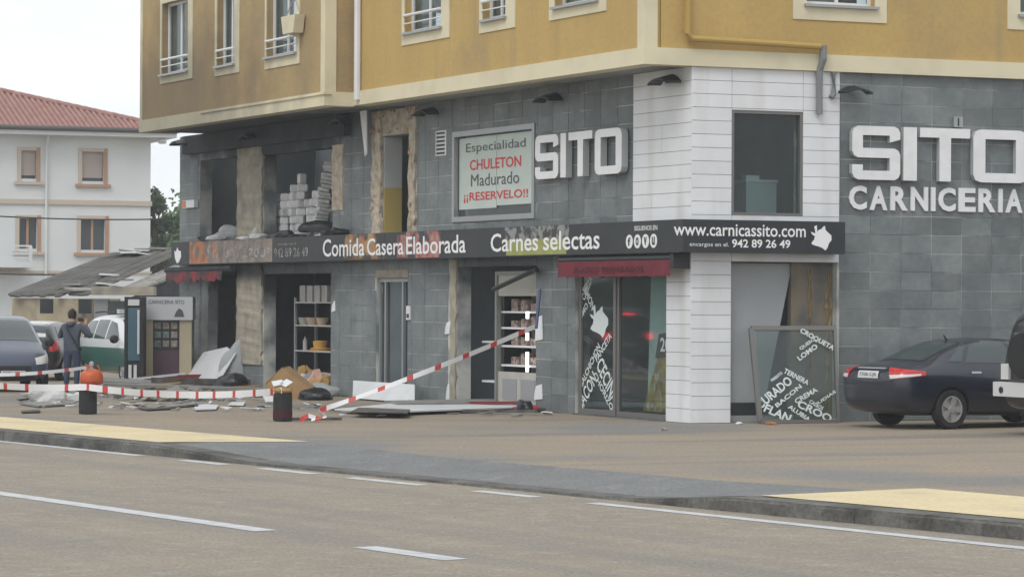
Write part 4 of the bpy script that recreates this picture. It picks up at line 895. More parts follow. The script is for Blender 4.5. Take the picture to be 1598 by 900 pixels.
# rows of barrel tiles on the front slope and the hip
nrow = 60; fr0 = e[0]; frx = (e[1] - e[0]) / 60
mb = MB()
for k in range(130):
    s = eaR + .22 * k; t0 = H.P(s, .88, ZE + .26)
    ftop = min(1.0, (s - eaR) / 8.6) if s < 9 else 1.0
    t1 = H.P(s, .88 - 6.75 * ftop, ZE + .26 + RH * ftop)
    if s < eaL - 7 and ftop > .03: mb.tube([t0, t1], .075, 6)
tag(mb.build('roof_tiling', M['rooftile'], HS), kind='stuff')
for k in range(26):
    t = k / 26; a = e[0].lerp(r0, t); b = e[0].lerp(r0, t + 1.25 / 26)
    MB().tube([a + Vector((0, 0, .06)), b + Vector((0, 0, .11))], [.13, .10], 8).build('ridge_tile', M['rooftile'], HS)
# balcony
bs0, bs1 = hx(42, 395), HWID
bl = MB().fbox(H, bs0, bs1, .02, 1.1, hz(20, 410) - .2, hz(20, 410)).build('balcony', M['house'], HS)
for k in range(4): MB().fbox(H, bs0 + .02, bs1, 1.0, 1.05, hz(20, 408) + .1 + .16 * k, hz(20, 408) + .17 + .16 * k).build('rail', M['house'], bl)
MB().fbox(H, bs0, bs0 + .14, .95, 1.1, hz(20, 409), hz(20, 385)).build('post', M['house'], bl)
# shed with broken corrugated roof
M['fibre'] = mat('grey fibre cement', (.28, .268, .245), .95, c2=(.20, .192, .178), scale=1.1, c3=(.35, .335, .31), s3=2.5, lo3=.55, hi3=.7); M['shedwall'] = mat('stained cream wall', (.42, .36, .25), .95, c2=(.30, .26, .19), scale=1.2, c3=(.16, .15, .13), s3=.8, lo3=.55, hi3=.7)
SHD2 = thing('shed', 'low cream shed with a sagging broken grey corrugated roof', 'shed', D(80, 500, 86) * Vector((1, 1, 0)) if False else Vector((D(80, 500, 86).x, 86, 0)))
A_, B_ = D(10, 462, 86), D(136, 461, 84.5); C_, D_ = D(172, 398, 95), D(300, 386, 94)
slope = (C_ - A_); nrmS = (B_ - A_).cross(C_ - A_).normalized()
if nrmS.z < 0: nrmS = -nrmS
nw = 16
for k in range(nw):                                   # each corrugated sheet is a part
    if k in (11,): continue
    mb = MB(); m_ = 6; t0 = k / nw; t1 = (k + 1.08) / nw
    top = 1.0 + random.uniform(-.05, .03); bot = random.uniform(-.02, .015); lift = random.uniform(0, .03)
    for j in range(2):
        for i in range(m_ * 2 + 1):
            t = t0 + (t1 - t0) * i / (m_ * 2); f_ = bot if j == 0 else top
            a = A_.lerp(B_, t); b = C_.lerp(D_, t); mb.v.append(a.lerp(b, f_) + nrmS * (.035 * math.cos(math.pi * i) + lift))
    n_ = m_ * 2 + 1
    for i in range(m_ * 2): mb.f.append([i, i + 1, n_ + i + 1, n_ + i]); mb.mi.append(0)
    mb.build('roof_sheet', M['fibre'], SHD2, smooth=False)
zw = A_.z - .06
MB().prism([Vector((A_.x + .15, A_.y + .1, 0)), Vector((B_.x - .1, B_.y + .1, 0)), Vector((B_.x - .1, B_.y + .35, 0)), Vector((A_.x + .15, A_.y + .35, 0))], (0, 0, zw)).build('wall', M['shedwall'], SHD2)
MB().prism([Vector((A_.x + .15, A_.y + .36, 0)), Vector((C_.x + .1, C_.y, 0)), Vector((C_.x + .35, C_.y, 0)), Vector((A_.x + .4, A_.y + .36, 0))], (0, 0, zw)).build('side_wall', M['shedwall'], SHD2)
for px in (72, 132): p = D(px, 473, 84.3); MB().box(p.x - .18, p.x + .18, p.y, p.y + .2, p.z - .3, p.z + .12).build('rafter_end', M['char0'], SHD2)
AX = thing('lean_to', 'grey concrete lean-to with a broken lower roof beside the shed', 'shed', Vector((D(190, 500, 80).x, 80, 0)))
p0, p1 = D(147, 466, 80), D(168, 466, 80); MB().box(p0.x, p1.x, 80, 80.4, 0, p0.z).build('pillar', M['soffit'], AX)
q0, q1 = D(143, 458, 79.9), D(240, 455, 79.9); MB().box(q0.x, q1.x, 79.8, 80.5, q0.z - .04, q0.z + .2).build('lintel', M['concrete'], AX)
q2 = D(300, 466, 80); MB().box(p1.x + .01, q2.x, 80.1, 80.3, 0, p0.z - .3).build('wall', M['soffit'], AX)
wq0, wq1 = D(170, 490, 80), D(196, 466, 80); MB().box(wq0.x, wq1.x, 80.04, 80.09, wq0.z, wq1.z - .06).build('window', M['housewin'], AX)
ra_, rb_, rc_, rd_ = D(190, 452, 82), D(205, 460, 80.6), D(305, 402, 90), D(305, 420, 89)
MB().prism([ra_, rb_, rd_, rc_], (0, 0, .06)).build('roof_sheet', M['fibre'], AX)
rb2, rd2 = D(205, 463, 80.9), D(305, 425, 89.5); MB().prism([rb2, D(300, 466, 80.9), D(300, 466, 89), rd2], (0, .0, -.03)).build('painted_gap_shade', M['char0'], AX)  # black sheet standing in for the shade in the open gap
for k in range(9):
    px, py = ((120, 447), (128, 455), (175, 432), (168, 447), (187, 440), (200, 395), (212, 399), (235, 392), (255, 391))[k]; dd = 84 + 10 * (464 - py) / 70
    p = D(px, py - 2, dd); o = MB().box(-.45, .45, -.3, .3, 0, .05, Matrix.Rotation(random.uniform(0, 3), 4, 'Z') @ Matrix.Rotation(random.uniform(-.15, .15), 4, 'X')).build('roof_fragment', M['panel'] if k in (2, 3, 6) else M['fibre'], origin=(0, 0, 0))
    o.location = p; tag(o, ('pale' if k in (2, 3, 6) else 'dark') + ' broken sheet fragment lying on the shed roof', 'roof fragment', 'broken sheets on the shed roof')
# wires
M['wire'] = mat('black cable', (.04, .04, .04), .7)
def wire(p, q, sag, label):
    a, b = D(*p), D(*q); tag(MB().tube([a.lerp(b, t / 12) - Vector((0, 0, sag * 4 * (t / 12) * (1 - t / 12))) for t in range(13)], .028, 5).build('overhead_cable', M['wire'], origin=a), label, 'cable')
wire((-120, 329, 105), (246, 342, 112), .12, 'upper overhead cable crossing the white house')
wire((-120, 420, 100), (170, 427, 104), .1, 'lower overhead cable crossing the white house')
# trees
M['leaf'] = mat('leaf green', (.065, .115, .04), .7, c2=(.11, .17, .06), scale=.8, rnd=.1); M['leafdark'] = mat('dark leaf', (.022, .045, .02), .7, c2=(.045, .07, .03), scale=1); M['bark'] = mat('bark', (.09, .07, .05), .9)
def tree(px, depth, topy, rad, label, m, seed, n=5200):
    rnd = random.Random(seed); b = D(px, 470, depth); ztop = D(px, topy, depth).z; t = thing('tree', label, 'tree', (b.x, b.y, 0), 0, 'trees behind the shed')
    mb = MB().tube([Vector((b.x, b.y, 0)), Vector((b.x + .2, b.y, ztop * .4)), Vector((b.x, b.y, ztop * .75))], [.3, .22, .08], 8)
    for k in range(5): a = rnd.uniform(0, 6.28); mb.tube([Vector((b.x + .1, b.y, ztop * (.3 + .08 * k))), Vector((b.x + math.cos(a) * rad * .7, b.y + math.sin(a) * rad * .7, ztop * (.5 + .09 * k)))], [.1, .03], 5)
    mb.build('trunk', M['bark'], t)
    cl_ = [(Vector((rnd.gauss(0, rad * .45), rnd.gauss(0, rad * .45), rnd.uniform(ztop * .3, ztop - rad * .3))), rnd.uniform(.25, .5) * rad) for _ in range(26)]
    cr = MB()
    for k in range(n):
        c_, r_ = rnd.choice(cl_); v = Vector((rnd.gauss(0, 1), rnd.gauss(0, 1), rnd.gauss(0, 1))).normalized() * r_ * rnd.uniform(.5, 1.05); p = Vector((b.x, b.y, 0)) + c_ + v
        a = Vector((rnd.gauss(0, 1), rnd.gauss(0, 1), rnd.gauss(0, 1))).normalized(); bb = a.orthogonal().normalized(); s = rnd.uniform(.10, .2)
        k0 = len(cr.v); cr.v += [p - a * s, p + bb * s * .6, p + a * s, p - bb * s * .6]; cr.f.append([k0, k0 + 1, k0 + 2, k0 + 3]); cr.mi.append(0)
    cr.build('crown', m, t, fix=False)
tree(268, 135, 318, 2.6, 'leafy green tree rising behind the end of the burnt shop', M['leaf'], 1, 7000)
tree(238, 128, 296, 1.0, 'thin dark tree peeping past the white house corner', M['leafdark'], 2, 1500)
tree(290, 140, 300, 3.4, 'tall green tree mostly hidden behind the corner building', M['leaf'], 3, 6000)
hillv = []; hf = []; nh = 80; rnd = random.Random(5)
for i in range(nh + 1):
    a = math.radians(-118 + 128 * i / nh); h_ = 6.5 + 2.2 * math.sin(i * .55) + 1.5 * math.sin(i * 1.7 + 1) + rnd.uniform(-.6, .6)
    for r_, z in ((210, -.6), (216, h_ * .6), (224, h_ * .85), (236, h_), (300, -.6)): hillv.append(Vector((math.sin(a) * r_ - 5, math.cos(a) * r_ + 30, z)))
for i in range(nh):
    for q in range(4): hf.append((i * 5 + q, i * 5 + q + 1, i * 5 + q + 6, i * 5 + q + 5))
M['wood'] = mat('wooded hillside', (.03, .055, .025), .95, c2=(.06, .09, .035), scale=.25)
struct(MB().add(hillv, hf), 'hills', M['wood'])

# ------------------------------------------------------------------ cars
def paint(name, c): return mat(name, c, .32, .0, spec=.5, coat=.6)
M['carglass'] = mat('car glass', (.035, .05, .05), .06, spec=.8); M['tyre'] = mat('tyre rubber', (.018, .018, .019), .85); M['rim'] = mat('alloy rim', (.46, .46, .47), .4, .5)
M['plastic'] = mat('black plastic', (.02, .021, .023), .6); M['taillamp'] = mat('red tail lamp', (.48, .02, .025), .25, coat=.5); M['clearlamp'] = mat('clear lamp', (.62, .62, .60), .2); M['plate'] = mat('number plate', (.62, .63, .64), .5); M['platetext'] = mat('plate black', (.03, .03, .035), .6); M['euroblue'] = mat('plate blue', (.03, .07, .35), .5)
def car_body(stations):
    rings = []
    for (x, zb, zbelt, zt, w, wt) in stations:
        half = [(0, zb), (.80 * w, zb), (.95 * w, zb + .10), (w, zb + (zbelt - zb) * .58), (.965 * w, zbelt), (wt, zt - .055), (.80 * wt, zt - .012), (0, zt)]
        rings.append([Vector((x, y, z)) for y, z in half] + [Vector((x, -y, z)) for y, z in half[-2:0:-1]])
    n = len(rings[0]); mb = MB()
    for r in rings: mb.v += r
    for i in range(len(rings) - 1):
        for q in range(n): w_ = (q + 1) % n; mb.f.append([i * n + q, i * n + w_, (i + 1) * n + w_, (i + 1) * n + q]); mb.mi.append(0)
    mb.f += [list(range(n))[::-1], [(len(rings) - 1) * n + q for q in range(n)]]; mb.mi += [0, 0]
    return mb
def car(name, label, stations, loc, fwd, wr, ax, track, m_body, build_details):
    t = thing(name, label, 'car', loc, math.atan2(fwd[1], fwd[0]))
    raw = car_body(stations).build('body', m_body)
    sb = raw.modifiers.new('s', 'SUBSURF'); sb.levels = 2; sb.render_levels = 2
    dg = bpy.context.evaluated_depsgraph_get(); dg.update(); sm_ = bpy.data.meshes.new_from_object(raw.evaluated_get(dg))
    bvh = BVHTree.FromPolygons([v.co.copy() for v in sm_.vertices], [list(p.vertices) for p in sm_.polygons])
    raw.modifiers.clear(); raw.data = sm_
    cut = MB()
    for xa in ax:
        for sy in (-1, 1): cut.lathe([(wr + .055, -.3), (wr + .055, .3)], 28, Matrix.Translation((xa, sy * (track + .12), wr)) @ Matrix.Rotation(math.pi / 2, 4, 'X'))
    co = cut.build('cutter', M['plastic']); bo = raw.modifiers.new('b', 'BOOLEAN'); bo.operation = 'DIFFERENCE'; bo.object = co; bo.solver = 'EXACT'
    try: bo.material_mode = 'TRANSFER'
    except Exception: pass
    dg = bpy.context.evaluated_depsgraph_get(); dg.update(); fin = bpy.data.meshes.new_from_object(raw.evaluated_get(dg))
    raw.modifiers.clear(); raw.data = fin; bpy.data.objects.remove(co); fin.shade_smooth(); raw.parent = t
    try: fin.set_sharp_from_angle(angle=math.radians(40))
    except Exception: pass
    for xa in ax:
        for sy in (-1, 1):
            X = Matrix.Translation((xa, sy * track, wr)) @ Matrix.Rotation(-sy * math.pi / 2, 4, 'X')
            ty = MB().lathe([(wr * .60, -.02), (wr * .66, -.09), (wr * .93, -.095), (wr, -.07), (wr, .07), (wr * .93, .095), (wr * .68, .09), (wr * .64, .02)], 28, X).build('wheel', M['tyre'], t, local=True)
            rm = MB().lathe([(wr * .66, .04), (wr * .68, .085), (wr * .62, .09), (wr * .58, .035)], 24, X); rm.mi[-1] = 1
            for k in range(5):
                a = k * 2 * math.pi / 5; rm.prism([X @ (Matrix.Rotation(a, 4, 'Z') @ Vector(p)) for p in ((.02, -.035, .05), (wr * .61, -.058, .05), (wr * .61, .058, .05), (.02, .035, .05))], (X.to_3x3() @ Vector((0, 0, .03))))
            rm.lathe([(.06, .06), (.055, .1), (.02, .102)], 12, X); rm.build('rim', [M['rim'], M['plastic']], ty, local=True)
    def decal(nm, quad, direction, m, n=7, lift=.006, parent=None, thick=False):
        d_ = Vector(direction).normalized(); q = [Vector(p) for p in quad]; mb = MB(); idx = {}
        for i in range(n + 1):
            for j in range(n + 1):
                p = (q[0].lerp(q[1], i / n)).lerp(q[3].lerp(q[2], i / n), j / n); h = bvh.ray_cast(p - d_ * 3, d_)
                if h[0] is not None:
                    nn = h[1] if h[1].dot(d_) < 0 else -h[1]; idx[i, j] = len(mb.v); mb.v.append(h[0] + nn * lift)
        for i in range(n):
            for j in range(n):
                ks = [(i, j), (i + 1, j), (i + 1, j + 1), (i, j + 1)]
                if all(k in idx for k in ks): mb.f.append([idx[k] for k in ks]); mb.mi.append(0)
        if not mb.f: return None
        o = mb.build(nm, m, parent or t, local=True, smooth=True, fix=False); return o
    build_details(t, decal, bvh)
    return t
def side_windows(decal, quads, m=None):
    for sy in (-1, 1):
        for q in quads: decal('side_window', [(x, 0, z) for x, z in q], (0, -sy, 0), m or M['carglass'])
def plate(t, decal, x, z, dirx, txt, w=.52, y=0.0):
    fx = 1 if dirx < 0 else -1                        # plate faces +x at the front, -x at the rear
    o = decal('number_plate', [(x, y - w / 2, z - .055), (x, y + w / 2, z - .055), (x, y + w / 2, z + .055), (x, y - w / 2, z + .055)], (dirx, 0, 0), M['plate'], 3, .015)
    if o is None: return
    xs = [v.co.x for v in o.data.vertices]; xm = max(xs) if fx > 0 else min(xs)
    text('plate_text', txt, (xm + fx * .004, y - fx * w * .40, z - .035), (0, fx * w * .84, 0), (0, 0, .07), (fx, 0, 0), M['platetext'], o, bold=0.0, local=True)
# dark blue saloon parked by the slate wall
SED = [(-2.33, .45, .80, .88, .62, .50), (-2.27, .30, .90, .98, .80, .66), (-2.05, .23, .945, 1.03, .86, .70), (-1.72, .20, .955, 1.06, .875, .70), (-1.38, .20, .95, 1.21, .88, .635), (-.95, .19, .94, 1.37, .88, .59), (-.55, .19, .935, 1.44, .88, .58), (0, .18, .925, 1.46, .88, .58),
       (.40, .18, .915, 1.42, .88, .585), (.75, .18, .91, 1.28, .88, .62), (1.1, .18, .90, 1.09, .88, .68), (1.4, .19, .885, .98, .87, .72), (1.85, .20, .82, .91, .85, .70), (2.15, .22, .70, .80, .79, .62), (2.30, .30, .58, .66, .66, .48)]
def sed_details(t, decal_, bvh):
    def zq(z): return .2 + (z - .2) * 1.09 if z > .2 else z
    def decal(nm, quad, *a, **k): return decal_(nm, [(x, y, zq(z)) for x, y, z in quad], *a, **k)
    side_windows(decal, [[(-.98, .985), (-.02, .965), (-.06, 1.345), (-.62, 1.365)], [(.06, .965), (.86, .95), (.36, 1.32), (.02, 1.35)], [(-1.28, 1.0), (-1.04, .99), (-.80, 1.29), (-.92, 1.22)]])
    decal('rear_window', [(-1.66, -.52, 0), (-1.66, .52, 0), (-.86, .46, 0), (-.86, -.46, 0)], (0, 0, -1), M['carglass'], 10); decal('windscreen', [(1.12, -.58, 0), (1.12, .58, 0), (.46, .46, 0), (.46, -.46, 0)], (0, 0, -1), M['carglass'], 10)
    for sy in (-1, 1):
        o = decal('tail_lamp', [(-2.3, sy * .52, .745), (-1.98, sy * .98, .80), (-1.98, sy * .98, .86), (-2.3, sy * .50, .915)], (.72, -sy * .70, 0), M['taillamp'], 10, .008)
        decal('reversing_lamp', [(-2.28, sy * .53, .755), (-2.02, sy * .93, .80), (-2.02, sy * .93, .825), (-2.28, sy * .50, .805)], (.72, -sy * .70, 0), M['clearlamp'], 6, .012, o)
        decal('headlamp', [(2.2, sy * .45, .60), (1.9, sy * .92, .64), (1.9, sy * .92, .76), (2.2, sy * .45, .72)], (-.72, -sy * .7, 0), M['clearlamp'], 6)
        decal('door_gap', [(-.03, 0, .32), (-.018, 0, .32), (.012, 0, .93), (0, 0, .93)], (0, -sy, 0), M['plastic'], 8, .003); decal('door_gap', [(.93, 0, .32), (.942, 0, .32), (.95, 0, .88), (.938, 0, .88)], (0, -sy, 0), M['plastic'], 8, .003)
        o = decal('door_handle', [(-.9, 0, .82), (-.70, 0, .82), (-.70, 0, .85), (-.9, 0, .85)], (0, -sy, 0), M['rim'], 3, .02); decal('door_handle', [(.1, 0, .81), (.30, 0, .81), (.30, 0, .84), (.1, 0, .84)], (0, -sy, 0), M['plastic'], 3, .02)
        decal('sill_strip', [(-.95, 0, .22), (1.0, 0, .22), (1.0, 0, .25), (-.95, 0, .25)], (0, -sy, 0), M['plastic'], 6, .01)
        mb = MB().lathe([(.03, -.02), (.085, 0), (.09, .09), (.05, .13)], 12, Matrix.Translation((.80, sy * .93, 1.05)) @ Matrix.Rotation(math.pi / 2, 4, 'Y')); mb.build('mirror', M['navy'], t, local=True, smooth=True)
    decal('chrome_strip', [(-2.3, -.36, .885), (-2.3, .36, .885), (-2.3, .36, .905), (-2.3, -.36, .905)], (1, 0, 0), M['rim'], 5, .01); decal('bumper_strip', [(-2.3, -.75, .40), (-2.3, .75, .40), (-2.3, .75, .425), (-2.3, -.75, .425)], (1, 0, 0), M['plastic'], 10, .008)
    decal('boot_gap', [(-2.25, -.6, .66), (-2.25, .6, .66), (-2.25, .6, .672), (-2.25, -.6, .672)], (1, 0, 0), M['plastic'], 10, .003)
    plate(t, decal_, -2.3, .86, 1, '7708 CJR'); MB().tube([bvh.ray_cast(Vector((-.72, 0, 3)), Vector((0, 0, -1)))[0] - Vector((0, 0, .01)), bvh.ray_cast(Vector((-.72, 0, 3)), Vector((0, 0, -1)))[0] + Vector((-.07, 0, .09))], [.022, .008], 6).build('aerial', M['plastic'], t, local=True)
M['navy'] = paint('navy car paint', (.006, .010, .022))
f2 = Vector((.86, .51, 0)).normalized(); right = Vector((f2.y, -f2.x, 0))
pw = G(1482, 669); cpos = pw + f2 * 1.30 - right * .79
car('parked_car', 'dark blue saloon parked beside the slate wall with number plate towards the road', SED, (cpos.x, cpos.y, 0), f2, .315, (-1.30, 1.375), .765, M['navy'], sed_details)
# black and white off-roader with a spare wheel
SED = [(a, .2 + (b - .2) * 1.09, .2 + (c - .2) * 1.09, .2 + (d - .2) * 1.09, e_, f_) for a, b, c, d, e_, f_ in SED]
SUV = [(-2.02, .48, .95, 1.02, .70, .60), (-1.97, .38, 1.02, 1.60, .85, .62), (-1.80, .36, 1.04, 1.76, .88, .66), (-1.0, .34, 1.04, 1.80, .89, .68), (0, .34, 1.03, 1.80, .89, .68), (.45, .34, 1.02, 1.74, .89, .67), (.85, .34, 1.01, 1.38, .89, .70), (1.05, .34, 1.0, 1.12, .89, .76), (1.6, .36, .96, 1.05, .88, .76), (1.95, .38, .86, .95, .83, .68), (2.05, .45, .72, .80, .7, .55)]
SUV = [(a, .3 + (b - .3) * 1.12, .3 + (c - .3) * 1.12, .3 + (d - .3) * 1.12, e_, f_) for a, b, c, d, e_, f_ in SUV]
M['carblack'] = paint('black car paint', (.012, .012, .014)); M['whiteplastic'] = mat('white bumper plastic', (.60, .60, .60), .5)
def suv_details(t, decal, bvh):
    side_windows(decal, [[(-1.75, 1.10), (-1.0, 1.10), (-1.0, 1.62), (-1.6, 1.62)], [(-.9, 1.10), (-.1, 1.09), (-.1, 1.62), (-.9, 1.63)], [(0, 1.09), (.78, 1.08), (.42, 1.58), (0, 1.61)]])
    decal('rear_window', [(-2, -.55, 1.12), (-2, .55, 1.12), (-2, .5, 1.56), (-2, -.5, 1.56)], (1, 0, 0), M['carglass'], 6); decal('windscreen', [(.98, -.6, 0), (.98, .6, 0), (.5, .5, 0), (.5, -.5, 0)], (0, 0, -1), M['carglass'], 8)
    MB().box(-2.14, -1.93, -.84, .84, .58, .80).build('rear_bumper', M['whiteplastic'], t, local=True)
    for y in (-.62, .62, -.3): MB().lathe([(.05, 0), (.05, .012)], 10, Matrix.Translation((-2.142, y, .68)) @ Matrix.Rotation(-math.pi / 2, 4, 'Y')).build('bumper_fitting', M['plastic'], t, local=True)
    for sy in (-1, 1): MB().box(-2.05, -1.95, sy * .66 - .1, sy * .66 + .1, .84, 1.08).build('tail_lamp', M['whiteplastic'], t, local=True)
    X = Matrix.Translation((-2.05, .05, 1.22)) @ Matrix.Rotation(-math.pi / 2, 4, 'Y')
    sp = MB().lathe([(.20, -.1), (.33, -.1), (.36, -.06), (.36, .10), (.33, .15), (.24, .155)], 30, X).build('spare_wheel', M['tyre'], t, local=True, smooth=False); MB().lathe([(.235, .10), (.22, .13), (.07, .12), (.04, .14)], 20, X).build('rim', M['rim'], sp, local=True)
    plate(t, decal, -2.0, .98, 1, '4421 BFR', .45, -.45)
f3 = Vector((.90, .43, 0)).normalized(); right3 = Vector((f3.y, -f3.x, 0))
pr = G(1590, 676); sp_ = pr + f3 * 1.25 - right3 * .2
car('parked_car', 'black off-roader with white bumper and a spare wheel on its tailgate', SUV, (sp_.x + .84, sp_.y - .6, 0), f3, .40, (-1.25, 1.25), .76, M['carblack'], suv_details)
# cars beyond the tape
MPV = [(-2.12, .45, .95, 1.05, .70, .6), (-2.05, .30, 1.0, 1.35, .83, .62), (-1.8, .25, 1.0, 1.56, .86, .63), (-1.0, .22, .99, 1.64, .87, .64), (0, .20, .98, 1.64, .87, .64), (.4, .20, .97, 1.56, .87, .64), (.85, .20, .96, 1.34, .87, .66), (1.25, .20, .94, 1.10, .86, .70), (1.65, .22, .86, .96, .84, .68), (1.98, .24, .72, .82, .77, .58), (2.12, .32, .56, .64, .64, .46)]
def mpv_front(t, decal, bvh):
    side_windows(decal, [[(-1.75, 1.06), (-1.0, 1.05), (-1.0, 1.48), (-1.6, 1.46)], [(-.9, 1.05), (-.1, 1.04), (-.1, 1.5), (-.9, 1.5)], [(0, 1.04), (.95, 1.02), (.4, 1.42), (0, 1.48)]])
    decal('windscreen', [(1.28, -.66, 0), (1.28, .66, 0), (.42, .52, 0), (.42, -.52, 0)], (0, 0, -1), M['carglass'], 10); decal('rear_window', [(-2.1, -.55, 1.1), (-2.1, .55, 1.1), (-1.9, .5, 1.45), (-1.9, -.5, 1.45)], (1, 0, 0), M['carglass'], 6)
    for sy in (-1, 1):
        decal('headlamp', [(2.0, sy * .42, .58), (1.7, sy * .93, .64), (1.7, sy * .93, .84), (2.0, sy * .46, .72)], (-.75, -sy * .66, 0), M['clearlamp'], 8, .008)
        MB().lathe([(.03, -.02), (.10, 0), (.10, .10), (.05, .14)], 12, Matrix.Translation((.95, sy * .94, 1.05)) @ Matrix.Rotation(math.pi / 2, 4, 'Y')).build('mirror', M['plastic'], t, local=True)
    decal('grille', [(2.1, -.4, .45), (2.1, .4, .45), (2.1, .4, .56), (2.1, -.4, .56)], (-1, 0, 0), M['plastic'], 6); plate(t, decal, 2.1, .40, -1, '2385 CDM'); decal('lower_grille', [(2.1, -.6, .27), (2.1, .6, .27), (2.1, .6, .33), (2.1, -.6, .33)], (-1, 0, 0), M['plastic'], 6)
M['dusk'] = paint('blue grey car paint', (.045, .06, .10))
fm = Vector((.30, -.954, 0)); pc_ = G(20, 611); pm = Vector((pc_.x, pc_.y, 0)) - fm * 2.1
car('parked_car', 'blue grey people carrier facing the tape beyond the rubble', MPV, (pm.x, pm.y, 0), fm, .31, (-1.35, 1.32), .74, M['dusk'], mpv_front)
HAT = [(-1.95, .45, .85, .95, .66, .56), (-1.90, .30, .92, 1.15, .80, .62), (-1.7, .22, .93, 1.38, .83, .60), (-1.1, .20, .92, 1.45, .84, .60), (-.2, .19, .91, 1.46, .84, .60), (.3, .19, .90, 1.38, .84, .61), (.75, .19, .89, 1.16, .84, .65), (1.05, .2, .88, .99, .83, .69), (1.5, .21, .80, .89, .8, .64), (1.8, .24, .66, .74, .72, .54), (1.9, .32, .52, .6, .6, .42)]
def hat_details(t, decal, bvh):
    side_windows(decal, [[(-1.5, .99), (-.75, .97), (-.75, 1.33), (-1.35, 1.32)], [(-.65, .97), (.1, .96), (.1, 1.33), (-.65, 1.34)], [(.18, .96), (.75, .95), (.35, 1.25), (.18, 1.31)]])
    decal('rear_window', [(-1.9, -.55, .98), (-1.9, .55, .98), (-1.75, .5, 1.33), (-1.75, -.5, 1.33)], (1, 0, -.2), M['carglass'], 8); decal('windscreen', [(.9, -.58, 0), (.9, .58, 0), (.35, .48, 0), (.35, -.48, 0)], (0, 0, -1), M['carglass'], 8)
    decal('roof_glare', [(-1.6, -.5, 0), (-1.6, .5, 0), (.1, .5, 0), (.1, -.5, 0)], (0, 0, -1), M['whiteplastic'], 8, .004)  # reflected light on the dark roof, put in as a white patch
    for sy in (-1, 1): decal('tail_lamp', [(-1.9, sy * .60, .72), (-1.7, sy * .9, .74), (-1.7, sy * .9, .98), (-1.9, sy * .62, .95)], (.75, -sy * .66, 0), M['taillamp'], 6)
    plate(t, decal, -1.9, .62, 1, '0947 DKL')
car('parked_car', 'dark hatchback with painted roof glare parked tail first beyond the photographer', HAT, (D(72, 500, 72.5).x, 72.5, 0), (.12, .99), .29, (-1.2, 1.25), .72, M['carblack'], hat_details)
M['patrolwhite'] = paint('white patrol paint', (.62, .64, .64)); M['patrolgreen'] = mat('green livery', (.035, .12, .10), .35, coat=.4)
def patrol_details(t, decal, bvh):
    mpv_front(t, decal, bvh)
    for sy in (-1, 1): decal('green_livery', [(-1.9, 0, .28), (1.75, 0, .28), (1.75, 0, .84), (-1.9, 0, .84)], (0, -sy, 0), M['patrolgreen'], 26, .004)
    decal('green_livery', [(2.1, -.6, .30), (2.1, .6, .30), (1.9, .6, .72), (1.9, -.6, .72)], (-1, 0, 0), M['patrolgreen'], 8, .004)
    for x in (-.2, .05): MB().box(x, x + .2, -.55, .55, 1.66, 1.76).build('light_bar', M['plastic'] if x < 0 else M['clearlamp'], t, local=True)
    for sy in (-1, 1): MB().tube([(-1.5, sy * .56, 1.67), (-.9, sy * .57, 1.70), (0, sy * .57, 1.68)], .02, 6).build('roof_rail', M['plastic'], t, local=True)
fp = Vector((.45, -.893, 0)); wp = D(197, 600, 68.6)
rp = Vector((fp.y, -fp.x, 0)); pp_ = Vector((wp.x, wp.y, 0)) - fp * 1.32 - rp * .74
car('patrol_car', 'white patrol car with green lower doors and roof bar beside the lean-to', MPV, (pp_.x, pp_.y, 0), fp, .31, (-1.35, 1.32), .74, M['patrolwhite'], patrol_details)

# ------------------------------------------------------------------ vending kiosk and cooler at the end of the shop
M['kioskcream'] = mat('kiosk cream', (.47, .41, .28), .8, c2=(.40, .35, .25), scale=2); M['kioskdark'] = mat('kiosk dark glass', (.05, .04, .05), .2); M['maroon'] = mat('maroon panel', (.09, .05, .07), .6); M['signgrey'] = mat('pale sign', (.50, .51, .53), .6)
KD = 67.0; kx0, kx1 = D(220, 500, KD).x, D(299, 500, KD).x; kz1 = D(260, 463, KD).z; kz2 = D(260, 499, KD).z
K = thing('vending_kiosk', 'cream vending kiosk with pale overhead sign at the end of the burnt shop', 'kiosk', ((kx0 + kx1) / 2, KD, 0))
MB().box(kx0, kx0 + .28, KD, KD + .6, 0, kz2 - .005).build('side_post', M['kioskcream'], K); MB().box(kx1 - .28, kx1, KD, KD + .6, 0, kz2 - .005).build('side_post', M['kioskcream'], K)
MB().box(kx0 - .03, kx1 + .03, KD - .06, KD + .6, kz2, kz1).build('sign_board', M['signgrey'], K)
MB().box(kx0 + .281, kx1 - .281, KD + .05, KD + .55, .02, .82).build('lower_door', M['maroon'], K); MB().box(kx0 + .281, kx1 - .281, KD + .12, KD + .55, .822, kz2 - .006).build('cabinet_back', M['kioskdark'], K)
text('lettering', 'CARNICERIA SITO', (D(232, 480, KD).x, KD - .061, D(260, 474, KD).z), (D(288, 480, KD).x - D(232, 480, KD).x, 0, 0), (0, 0, .09), (0, -1, 0), M['greyprint'], K, bold=.01)
for i in range(3):
    for j in range(3):
        a = kx0 + .30 + (kx1 - kx0 - .6) * i / 3; z = .90 + .21 * j; c_ = random.choice(((.34, .30, .26), (.30, .12, .08), (.20, .28, .27), (.4, .36, .3)))
        o = MB().box(a + .01, a + .155, KD + .06, KD + .11, z, z + .15).build('product_tray', mat('tray goods', c_, .6, c2=tuple(v * .4 for v in c_), scale=14), K)
o = MB().prism([Vector((D(272, 494, KD).x, KD - .064, D(260, 494, KD).z)) + Vector(q) for q in ((0, 0, 0), (.24, 0, 0), (.2, 0, .14), (.12, 0, .2), (.05, 0, .12))], (0, -.004, 0)).build('emblem', M['greyprint'], K)
CD = 66.2; cx0, cx1 = D(194, 500, CD).x, D(224, 500, CD).x; cz = D(210, 463, CD).z
